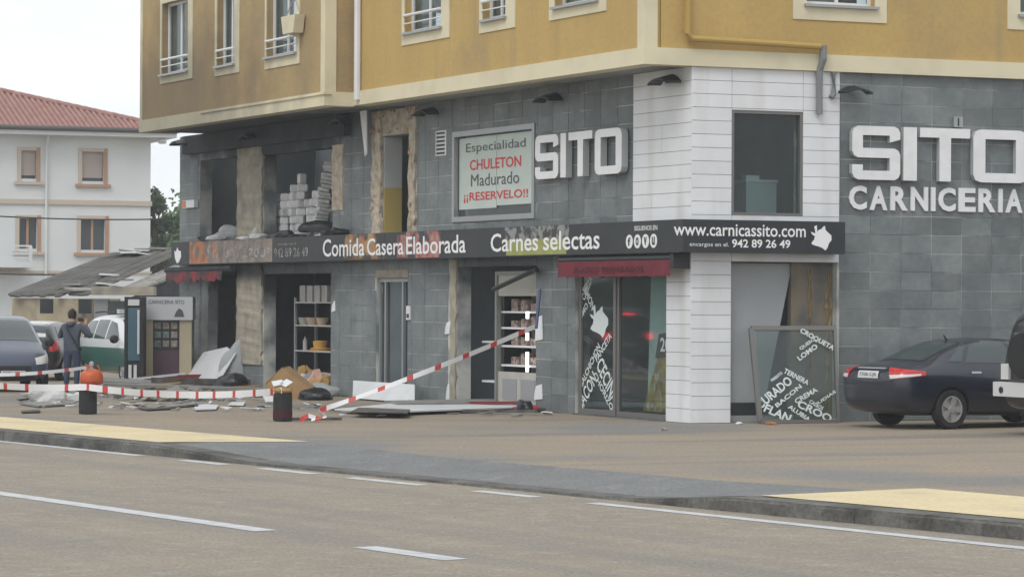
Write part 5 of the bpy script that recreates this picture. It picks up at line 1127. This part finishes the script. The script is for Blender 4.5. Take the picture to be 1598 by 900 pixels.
W_ = thing('drinks_cooler', 'tall dark framed cooler with blue tinted glass beside the vending kiosk', 'cooler', ((cx0 + cx1) / 2, CD, 0))
MB().box(cx0, cx1, CD + .05, CD + .5, .02, cz).build('cabinet', M['plastic'], W_); MB().box(cx0, cx0 + .07, CD, CD + .049, .02, cz).build('frame', M['plastic'], W_); MB().box(cx1 - .07, cx1, CD, CD + .049, .02, cz).build('frame', M['plastic'], W_)
MB().box(cx0 + .08, cx1 - .08, CD + .02, CD + .048, .6, cz - .25).build('glass_door', mat('blue tinted glass', (.07, .13, .17), .15), W_); MB().box(cx0 + .08, cx1 - .1, CD + .01, CD + .048, cz - .2, cz - .06).build('lamp_panel', M['whiteplastic'], W_)
MB().tube([(cx1 - .11, CD - .02, .75), (cx1 - .11, CD - .02, cz - .3)], .03, 8).build('handle', M['whiteplastic'], W_)
for a in (.1, .22): MB().box(cx0 + a, cx0 + a + .07, CD + .0, CD + .048, .2, .5).build('lower_panel', M['whiteplastic'], W_)

# ------------------------------------------------------------------ person photographing
M['jacket'] = mat('grey blue jacket', (.075, .088, .115), .9, c2=(.06, .07, .09), scale=8); M['jeans'] = mat('dark jeans', (.035, .05, .09), .9); M['skin'] = mat('skin', (.42, .26, .19), .6); M['shoe'] = mat('dark shoes', (.03, .03, .03), .7); M['hair'] = mat('dark hair', (.025, .02, .018), .8)
def person(loc, rz, label):
    V = []; Eg = []; Rr = []
    def v(p, r, prev=None): V.append(Vector(p)); Rr.append(r); i = len(V) - 1; (Eg.append((prev, i)) if prev is not None else None); return i
    pel = v((0, 0, .95), (.165, .12)); w1 = v((0, 0, 1.10), (.165, .115), pel); ch = v((0, .01, 1.30), (.19, .13), w1); nb = v((0, 0, 1.46), (.10, .09), ch); nk = v((0, .01, 1.53), (.058, .06), nb); h1 = v((0, .025, 1.62), (.078, .095), nk); h2 = v((0, .03, 1.71), (.07, .085), h1)
    ns = v((0, .12, 1.64), (.02, .02), h1)
    for sx, el, wr in ((1, (.37, .10, 1.20), (.17, .36, 1.44)), (-1, (-.34, .13, 1.19), (-.05, .38, 1.43))):
        sh = v((sx * .19, 0, 1.41), (.075, .08), ch); e_ = v(el, (.055, .055), sh); m1 = v(Vector(el).lerp(Vector(wr), .6), (.045, .045), e_); w_ = v(wr, (.032, .032), m1); pa = v(Vector(wr) + Vector((-sx * .03, .05, .06)), (.036, .022), w_)
        for k in range(4): b = Vector(wr) + Vector((-sx * .03 + (k - 1.5) * .02, .06, .10)); f1 = v(b, (.010, .010), pa); f_ = v(b + Vector((-sx * .015, .01, .035 + .006 * (k in (1, 2)))), (.009, .009), f1); v(b + Vector((-sx * .03, -.01, .055)), (.008, .008), f_)
        t1 = v(Vector(wr) + Vector((-sx * .07, .02, .06)), (.011, .011), pa); v(Vector(wr) + Vector((-sx * .09, .01, .09)), (.009, .009), t1)
    for sx in (1, -1):
        hp = v((sx * .095, 0, .87), (.10, .11), pel); kn = v((sx * .11, .02, .50), (.065, .07), hp); ca = v((sx * .115, -.01, .34), (.06, .065), kn); an = v((sx * .12, -.02, .09), (.042, .05), ca); v((sx * .135, .13, .045), (.045, .035), an)
    me = bpy.data.meshes.new('person'); me.from_pydata(V, Eg, []); o = bpy.data.objects.new('person', me); col.objects.link(o)
    md = o.modifiers.new('skin', 'SKIN'); md.use_smooth_shade = True
    for i, sv in enumerate(me.skin_vertices[0].data): sv.radius = Rr[i]; sv.use_root = (i == 0)
    su = o.modifiers.new('sub', 'SUBSURF'); su.levels = 2; su.render_levels = 2
    dg = bpy.context.evaluated_depsgraph_get(); dg.update(); fin = bpy.data.meshes.new_from_object(o.evaluated_get(dg)); o.modifiers.clear(); o.data = fin; fin.materials.clear()
    for m_ in ('jacket', 'jeans', 'skin', 'shoe'): fin.materials.append(M[m_])
    for p in fin.polygons:
        c_ = p.center
        p.material_index = 3 if c_.z < .085 else 1 if (c_.z < .90 and abs(c_.x) < .27 and c_.y < .16) else 2 if (c_.z > 1.53 and abs(c_.x) < .2 and c_.y < .2) or (c_.y > .35 and c_.z > 1.43) else 0
    fin.shade_smooth(); o.location = loc; o.rotation_euler = (0, 0, rz); tag(o, label, 'person')
    bm = bmesh.new(); bmesh.ops.create_uvsphere(bm, u_segments=18, v_segments=12, radius=1)
    bmesh.ops.delete(bm, geom=[q for q in bm.verts if q.co.z < -.75 or (q.co.y > .35 and q.co.z < .35)], context='VERTS')
    for q in bm.verts: q.co = Vector((q.co.x * .092, q.co.y * .108 + .01, q.co.z * .12 + 1.68)) + Vector((random.uniform(-.006, .006),) * 3)
    hm = bpy.data.meshes.new('hair'); bm.to_mesh(hm); bm.free(); hm.materials.append(M['hair']); ho = bpy.data.objects.new('hair', hm); col.objects.link(ho); ho.parent = o
    for sx in (-1, 1): MB().lathe([(.012, -.01), (.022, 0), (.02, .012)], 10, Matrix.Translation((sx * .085, .02, 1.63)) @ Matrix.Rotation(math.pi / 2, 4, 'Y')).build('ear', M['skin'], o, local=True)
    MB().tube([(-.17, -.02, 1.47), (-.06, -.135, 1.38), (.06, -.15, 1.20), (.17, -.10, 1.00), (.21, 0, .93)], .016, 6).build('bag_strap', M['plastic'], o, local=True); MB().tube([(-.09, -.08, 1.49), (0, -.125, 1.46), (.09, -.08, 1.49)], [.03, .045, .03], 8).build('hood', M['jacket'], o, local=True, smooth=True)
    return o
pp2 = G(112, 614); per = person((pp2.x, pp2.y, 0), math.radians(-14), 'person in grey jacket and jeans seen from behind with both hands raised to photograph')
per.scale = (1.0, 1.0, 1.0)
ph = MB().box(-.04, .11, .42, .43, 1.52, 1.60).build('camera_phone', M['plastic']); ph.location = per.location; ph.rotation_euler = per.rotation_euler; tag(ph, 'dark phone held up by the person in grey jacket', 'phone')

# ------------------------------------------------------------------ bollards, gas bottle, tape
M['char'] = mat('charred black', (.016, .017, .018), .8, c2=(.03, .03, .03), scale=8, bump=.4); M['orange'] = mat('orange gas bottle', (.52, .10, .03), .5, c2=(.42, .08, .03), scale=6); M['wood'] = mat('raw wood', (.42, .27, .10), .9, c2=(.32, .2, .08), scale=9)
def bollard(px, py, label, top=None, band=None):
    b = G(px, py); t = thing('bollard', label, 'bollard', b, 0, 'charred stumps holding the tape')
    MB().lathe([(.155, 0), (.16, .02), (.158, .45), (.15, .47)], 20, Matrix.Translation(b)).build('stump', M['char'], t)
    if top: MB().lathe([(.15, .472), (.17, .50), (.16, .55), (.08, .58), (.03, .585)], 14, Matrix.Translation(b)).build('cap', M['wood'], t)
    if band: MB().lathe([(.163, .05), (.163, .16), (.161, .165)], 20, Matrix.Translation(b)).build('red_band', M['redtext'], t)
    return b
b1 = bollard(137, 645, 'short charred stump under the orange gas bottle'); b2 = bollard(441, 656, 'short charred stump with a raw wooden top and red foot', True, True)
gb = thing('gas_bottle', 'orange butane bottle standing on a charred stump', 'gas bottle', b1 + Vector((.06, .02, .472)))
X = Matrix.Translation(b1 + Vector((.06, .02, .472)))
MB().lathe([(.12, 0), (.125, .03), (.19, .05), (.205, .12), (.20, .19), (.17, .26), (.10, .30), (.05, .31)], 24, X).build('body', M['orange'], gb, smooth=True); MB().lathe([(.035, .31), (.03, .36), (.045, .37), (.04, .42), (.015, .44)], 10, X).build('valve', M['alu'], gb)
for k in range(3):
    a = k * 2.1; MB().tube([X @ Vector((math.cos(a) * .14, math.sin(a) * .14, .27)), X @ Vector((math.cos(a) * .12, math.sin(a) * .12, .36)), X @ Vector((math.cos(a + .8) * .12, math.sin(a + .8) * .12, .36))], .012, 6).build('collar', M['orange'], gb)
M['tapewhite'] = mat('white tape', (.68, .68, .68), .5); M['tapered'] = mat('red tape print', (.50, .05, .04), .5)
def tape(pts, w, label, period=.5, red=.13, twist=0.0):
    # resample the path, give each short length its colour
    ps = [Vector(p) for p in pts]; mb = MB(); seg = []; dist = 0
    for a, b in zip(ps, ps[1:]):
        n = max(1, int((b - a).length / .06))
        for k in range(n): seg.append((a.lerp(b, k / n), dist + (b - a).length * k / n))
        dist += (b - a).length
    seg.append((ps[-1], dist))
    for i, (p, d_) in enumerate(seg):
        tw = twist * math.sin(d_ * 1.3) + .25 * math.sin(d_ * 2.1); u_ = Vector((0, math.sin(tw), math.cos(tw))); mb.v += [p - u_ * w / 2, p + u_ * w / 2]
    for i in range(len(seg) - 1): mb.f.append([2 * i, 2 * i + 2, 2 * i + 3, 2 * i + 1]); mb.mi.append(1 if (seg[i][1] % period) < red else 0)
    return tag(mb.build('barrier_tape', [M['tapewhite'], M['tapered']], origin=ps[0], fix=False), label, 'tape')
def sagp(a, b, sag, n=14): a = Vector(a); b = Vector(b); return [a.lerp(b, t / n) - Vector((0, 0, sag * 4 * (t / n) * (1 - t / n))) for t in range(n + 1)]
b1t = b1 + Vector((0, -.17, .47)); b2t = b2 + Vector((0, -.17, .50))
tape([D(-140, 597, 52)] + sagp(D(0, 602, 51), b1t, .02, 6) + sagp(b1t, b2t, .10)[1:], .115, 'red and white tape strung between the two charred stumps', .42, .07)
tape(sagp(D(-60, 584, 58), D(135, 573, 58.5), .06), .07, 'red and white tape sagging in front of the parked cars', .5, .09)
w0 = L.P(lx(838, 508, .2), .2, lz(838, 508, .2)); g0 = G(498, 643) + Vector((0, 0, .03))
tape(sagp(g0, w0, .05, 10), .095, 'red and white tape slanting from the ground up to the entrance', .55, .13, .5)
tape([b2 + Vector((.3, -.25, .02)), b2 + Vector((.45, -.3, .10)), b2 + Vector((.62, -.2, .04)), b2 + Vector((.5, -.32, .03)), b2 + Vector((.75, -.3, .08)), g0], .08, 'crumpled end of red and white tape by the wooden topped stump', .3, .1, 1.2)

# ------------------------------------------------------------------ debris on the forecourt
M['board'] = mat('white board', (.62, .63, .64), .6, c2=(.54, .55, .56), scale=2); M['card'] = mat('cardboard', (.40, .255, .125), .9, c2=(.34, .215, .105), scale=5); M['plank'] = mat('charred plank', (.06, .055, .05), .9, c2=(.13, .12, .11), scale=6); M['greyboard'] = mat('dusty grey board', (.26, .26, .25), .9, c2=(.18, .18, .17), scale=4); M['darkred'] = mat('dark red metal', (.17, .025, .03), .7)
def sheet_poly(name, m, pix, label, cat, z=.02, thick=.02, plane=None, group=None):
    """a sheet lying on the ground, its outline given by photo pixels on the ground (or by points)"""
    ps = [G(*p, z) if len(p) == 2 else Vector(p) for p in pix]; o = MB().prism(ps, (0, 0, thick)).build(name, m, origin=ps[0]); return tag(o, label, cat, group)
def slab(name, m, px, py, l_, w_, t_, rz, label, cat, tiltx=0.0, tilty=0.0, z=0.0, group=None):
    p = G(px, py); o = MB().box(-l_ / 2, l_ / 2, -w_ / 2, w_ / 2, 0, t_).build(name, m); o.location = p + Vector((0, 0, z + abs(math.sin(tilty)) * l_ / 2 + abs(math.sin(tiltx)) * w_ / 2)); o.rotation_euler = (tiltx, tilty, rz); return tag(o, label, cat, group)
# white panels fallen before the entrance
sheet_poly('fallen_board', M['board'], [(522, 640), (640, 628), (836, 630), (800, 637), (640, 643)], 'long white panel lying flat before the wrecked entrance', 'board', .05, .025)
sheet_poly('fallen_board', M['plank'], [(560, 637), (640, 640), (636, 645), (548, 643)], 'charred flat strip poking from under the white panel', 'board', .085, .02)
sheet_poly('fallen_board', M['greyboard'], [(600, 627), (834, 623), (836, 629), (620, 631)], 'dusty grey board behind the long white panel', 'board', .08, .03)
wa, wb, wc, wd = L.P(lx(555, 628, .5), .55, .02), L.P(lx(651, 629, .5), .55, .02), L.P(lx(651, 602, .25), .3, .36), L.P(lx(556, 602, .25), .3, .36)
tag(MB().prism([wa, wb, wc, wd], L.n * .02).build('leaning_board', M['board'], origin=wa), 'low white panel propped against the wall under the residents door', 'board')
slab('metal_strip', M['plank'], 755, 645, 2.2, .10, .05, L.rz + .62, 'dark metal strip lying before the entrance', 'strip', 0, .02)
slab('metal_strip', M['darkred'], 790, 638, 1.7, .12, .06, L.rz + .55, 'dark red metal strip lying at the entrance', 'strip', 0, .03, .06)
lump('rubbish_bag', M['bag'], L.P(lx(844, 642), .35, 0), .16, .14, .22, 'black bag against the wall right of the entrance', 'bag', 31, rough=.3); lump('red_cloth', mat('red cloth', (.40, .03, .06), .8), G(826, 641), .24, .16, .12, 'crumpled red cloth beside the black bag', 'cloth', 32, rough=.4)
# cardboard box and rubbish before the storeroom
bp = G(454, 622); CB = thing('cardboard_box', 'crushed open cardboard box tipped before the storeroom', 'box', bp)
def bpx(px, py, dd=0.0): return D(px, py, bp.y + dd)
MB().prism([bpx(414, 600), bpx(441, 574), bpx(482, 607), bpx(468, 624), bpx(420, 619)], (0, .03, 0)).build('front_flap', M['card'], CB); MB().prism([bpx(413, 598, .0), bpx(441, 572, .0), bpx(452, 570, .5), bpx(424, 594, .5)], (0, 0, -.02)).build('top_flap', M['card'], CB)
MB().prism([bpx(442, 574, .02), bpx(483, 606, .02), bpx(492, 603, .45), bpx(452, 571, .45)], (0, 0, -.02)).build('side_flap', M['card'], CB); MB().prism([bpx(468, 624, -.05), bpx(483, 606, -.02), bpx(497, 611, -.2), bpx(486, 622, -.3)], (0, .02, 0)).build('torn_flap', M['card'], CB)
MB().prism([bpx(420, 620, .05), bpx(468, 625, .05), bpx(478, 619, .5), bpx(430, 615, .5)], (0, 0, .02)).build('base', M['card'], CB)
pcol = [(M['whitebag'], 'white'), (mat('pink rubbish', (.50, .30, .24), .8), 'pinkish'), (M['clear'], 'grey'), (M['wood'], 'tan')]
for k in range(14):
    m_, nm = pcol[k % 4]; s = lx(random.uniform(468, 512), 598, -.1); lump('rubbish_scrap', m_, L.P(s, random.uniform(-.25, .35), .0 + .0), .22, .16, random.uniform(.18, .5), nm + ' rubbish scrap heaped at the foot of the storeroom rack', 'rubbish', 40 + k, 'rubbish heap at the storeroom', rough=.5, sub=2)
lump('plastic_bag', M['clear'], L.P(lx(530, 618), .5, 0), .42, .22, .26, 'cloudy plastic bag by the wall beside the storeroom', 'bag', 60, rough=.3); lump('rubbish_bag', M['bag'], G(492, 623), .35, .25, .26, 'black bag behind the slanting tape foot', 'bag', 61, rough=.3)
slab('metal_strip', M['plank'], 487, 655, 1.0, .10, .04, .25, 'short charred strip beside the wooden topped stump', 'strip')
slab('paper_sheet', M['board'], 424, 628, .3, .22, .03, .4, 'white sheet behind the wooden topped stump', 'paper', .5)
for k, (px, py, r) in enumerate(((434, 597, .3), (446, 600, .9))):
    o = MB().box(-.09, .09, -.07, .07, 0, .012, Matrix.Rotation(.6, 4, 'X') @ Matrix.Rotation(r, 4, 'Z')).build('paper_scrap', M['board']); o.location = b2 + Vector((-.08 + .14 * k, -.06, .62)); tag(o, ('upright' if k else 'flat') + ' white paper scrap on the wooden topped stump', 'paper')
# left of the storeroom: leaning sheet, beams, slabs
sa = [L.P(lx(312, 588, .3), .7, .10), L.P(lx(358, 586, .3), .55, .12), L.P(lx(372, 545, .1), .15, .78), L.P(lx(356, 535, .1), .12, .92), L.P(lx(322, 548, .15), .2, .78)]
tag(MB().prism(sa, L.n * .02).build('leaning_board', M['board'], origin=sa[0]), 'bent white sheet leaning on the lower bare column', 'board')
lump('rubble_heap', M['clear'], L.P(20.2, .12, 0), .35, .12, 1.05, 'grey plaster heap behind the bent white sheet', 'rubble', 70, rough=.25)
slab('fallen_beam', M['darkred'], 335, 603, 3.6, .14, .12, .10, 'dark red beam lying under the bent white sheet', 'beam', 0, -.03, .12); slab('fallen_beam', M['plank'], 340, 606, 3.0, .2, .14, .22, 'charred beam beside the dark red beam', 'beam', 0, .02, .05)
slab('fallen_beam', M['board'], 245, 603, 1.3, .10, .05, .25, 'thin white slat on the rubble before the vending kiosk', 'slat', 0, -.1, .14); slab('fallen_board', M['greyboard'], 215, 606, 1.8, .7, .06, .2, 'grey sheet bent up before the drinks cooler', 'board', .1, .06, .02)
slab('fallen_board', M['greyboard'], 300, 612, 3.8, .5, .05, .12, 'long dusty board lying behind the sagging tape', 'board', .02, .03, .03); slab('fallen_board', M['greyboard'], 350, 618, 2.4, .4, .08, .05, 'short dusty board before the lower bare column', 'board', .03, 0)
lump('rubbish_bag', M['bag'], L.P(19.3, .6, 0), .4, .2, .32, 'black bag at the foot of the lower bare column', 'bag', 71, rough=.3)
lump('rubble_heap', M['whitebag'], G(72, 627), .34, .25, .30, 'white plaster heap under the tape near the parked cars', 'rubble', 72, rough=.5); lump('rubble_heap', M['whitebag'], G(115, 624), .15, .12, .16, 'small white plaster heap beside the gas bottle stump', 'rubble', 73, rough=.5)
sheet_poly('fallen_board', M['greyboard'], [(30, 630), (100, 627), (108, 632), (60, 635)], 'grey board under the white plaster heap', 'board', .005, .03)
sheet_poly('paper_sheet', M['board'], [(303, 636), (315, 631), (341, 633), (337, 639), (305, 640)], 'larger white sheet flat on the ground between the stumps', 'paper', .01, .02); sheet_poly('paper_sheet', M['board'], [(356, 632), (362, 628), (383, 628), (380, 633)], 'smaller white sheet flat on the ground between the stumps', 'paper', .01, .02)
sheet_poly('metal_strip', M['plank'], [(213, 637), (262, 634), (267, 638), (230, 640)], 'charred strip flat on the ground right of the gas bottle stump', 'strip', .006, .02); sheet_poly('metal_strip', M['greyboard'], [(256, 634), (318, 629), (320, 632), (266, 636)], 'grey strip beside the larger white sheet', 'strip', .006, .03); sheet_poly('metal_strip', M['plank'], [(33, 642), (62, 640), (63, 643), (34, 644)], 'thin dark strip on the ground beyond the yellow pavement', 'strip', .004, .02)
M['chunk'] = mat('broken concrete', (.27, .255, .23), .95, c2=(.18, .17, .155), scale=5, bump=.5)
rr = random.Random(9)
for k in range(26):
    px = rr.uniform(165, 420); py = rr.uniform(614, 627); big = rr.random() < .3
    lump('concrete_chunk', M['chunk'], G(px, py), rr.uniform(.2, .38) if big else rr.uniform(.06, .14), rr.uniform(.12, .2) if big else .08, rr.uniform(.12, .2) if big else rr.uniform(.04, .1), 'large broken concrete chunk in the rubble strip before the burnt openings' if big else 'small broken concrete chunk in the rubble strip before the burnt openings', 'rubble', 100 + k, 'concrete chunks along the burnt front', sub=2, rough=.6, rot=rr.uniform(0, 3))
for k in range(30):
    px = rr.uniform(20, 500); py = rr.uniform(618, 640); lump('debris_scrap', (M['chunk'], M['plank'], M['board'])[k % 3], G(px, py), rr.uniform(.04, .12), rr.uniform(.03, .08), rr.uniform(.02, .06), ('grey', 'charred', 'white')[k % 3] + ' scrap scattered on the forecourt round the stumps', 'scrap', 150 + k, 'scraps scattered on the forecourt', sub=1, rough=.5)
lump('leaf_scrap', mat('orange scrap', (.40, .18, .06), .8), G(1205, 662), .10, .07, .05, 'orange brown scrap under the fallen window frame', 'scrap', 200, sub=2); lump('paper_scrap', M['board'], G(1154, 661), .06, .05, .03, 'white scrap at the foot of the grey leaning sheet', 'scrap', 201, sub=2); lump('stone', M['chunk'], G(1038, 671), .05, .04, .05, 'small brown stone before the white pillar', 'stone', 202, sub=2)

# jagged splinters of panel, glass and plaster thrown over the forecourt
rs = random.Random(77)
for k in range(130):
    zone = k % 3 if k < 70 else k % 2
    px, py = (rs.uniform(20, 420), rs.uniform(614, 642)) if zone == 0 else (rs.uniform(180, 440), rs.uniform(604, 626)) if zone == 1 else (rs.uniform(460, 860), rs.uniform(634, 652))
    p = G(px, py); n_ = rs.choice((3, 4, 5)); r_ = rs.uniform(.05, .26); a0_ = rs.uniform(0, 6)
    o = MB().prism([Vector((math.cos(a0_ + 6.283 * i / n_) * r_ * rs.uniform(.4, 1.2), math.sin(a0_ + 6.283 * i / n_) * r_ * rs.uniform(.3, 1.0), 0)) for i in range(n_)], (0, 0, rs.uniform(.01, .035))).build('debris_shard', (M['greyboard'], M['plank'], M['board'], M['chunk'])[k % 4])
    ang = rs.uniform(-.35, .35); o.location = p + Vector((0, 0, .004 + abs(math.sin(ang)) * r_ * .9)); o.rotation_euler = (ang, rs.uniform(-.1, .1), rs.uniform(0, 6))
    tag(o, ('dusty grey', 'charred black', 'white', 'brown grey')[k % 4] + (' jagged shard among the rubble by the stumps', ' jagged shard before the burnt openings', ' jagged shard before the wrecked entrance')[zone], 'shard', 'jagged shards on the forecourt')
for k in range(9):
    px = rs.uniform(215, 375); slab('broken_lath', (M['plank'], M['greyboard'], M['wood'])[k % 3], px, rs.uniform(600, 616), rs.uniform(.6, 1.6), rs.uniform(.04, .1), .03, rs.uniform(-.4, .5), ('charred', 'dusty grey', 'raw wooden')[k % 3] + ' lath in the tangle before the burnt openings', 'lath', 0, rs.uniform(-.12, .12), .06, 'broken laths before the burnt openings')

# car driving away along the road, seen mirrored in the shop glass
M['brake'] = mat('lit brake lamp', (.6, .02, .02), .4, emit=((1, .05, .06), 7))
def away_details(t, decal, bvh):
    side_windows(decal, [[(-1.75, 1.2), (-1.0, 1.2), (-1.0, 1.75), (-1.6, 1.75)], [(-.9, 1.2), (-.1, 1.19), (-.1, 1.75), (-.9, 1.76)], [(0, 1.19), (.78, 1.18), (.42, 1.7), (0, 1.73)]])
    decal('rear_window', [(-2, -.55, 1.22), (-2, .55, 1.22), (-2, .5, 1.68), (-2, -.5, 1.68)], (1, 0, 0), M['carglass'], 6); decal('windscreen', [(.98, -.6, 0), (.98, .6, 0), (.5, .5, 0), (.5, -.5, 0)], (0, 0, -1), M['carglass'], 8)
    for y in (-.70, .70): decal('tail_lamp', [(-2, y - .1, 1.0), (-2, y + .1, 1.0), (-2, y + .1, 1.2), (-2, y - .1, 1.2)], (1, 0, 0), M['brake'], 4, .012)
    decal('high_brake_lamp', [(-2, -.2, 1.74), (-2, .2, 1.74), (-2, .2, 1.80), (-2, -.2, 1.80)], (1, 0, 0), M['brake'], 4, .02); plate(t, decal, -2.0, .85, 1, '6150 DTN')
car('moving_car', 'grey tall car with lit red brake lamps driving away, mirrored in the shop door', SUV, (-31.6, 73.2, RZ), (-rd.x, -rd.y), .40, (-1.25, 1.25), .76, paint('grey car paint', (.10, .105, .11)), away_details)

# thin haze volume added over the whole scene to lift the dark tones
hm = bpy.data.materials.new('thin haze'); hm.use_nodes = True; hn = hm.node_tree; hn.nodes.remove(hn.nodes['Principled BSDF'])
pv = hn.nodes.new('ShaderNodeVolumePrincipled'); pv.inputs['Color'].default_value = (.92, .94, .96, 1); pv.inputs['Density'].default_value = .0008
hn.links.new(pv.outputs[0], hn.nodes['Material Output'].inputs['Volume'])
tag(MB().box(-950, 950, -550, 1250, -1.6, 18).build('haze', hm), kind='stuff')
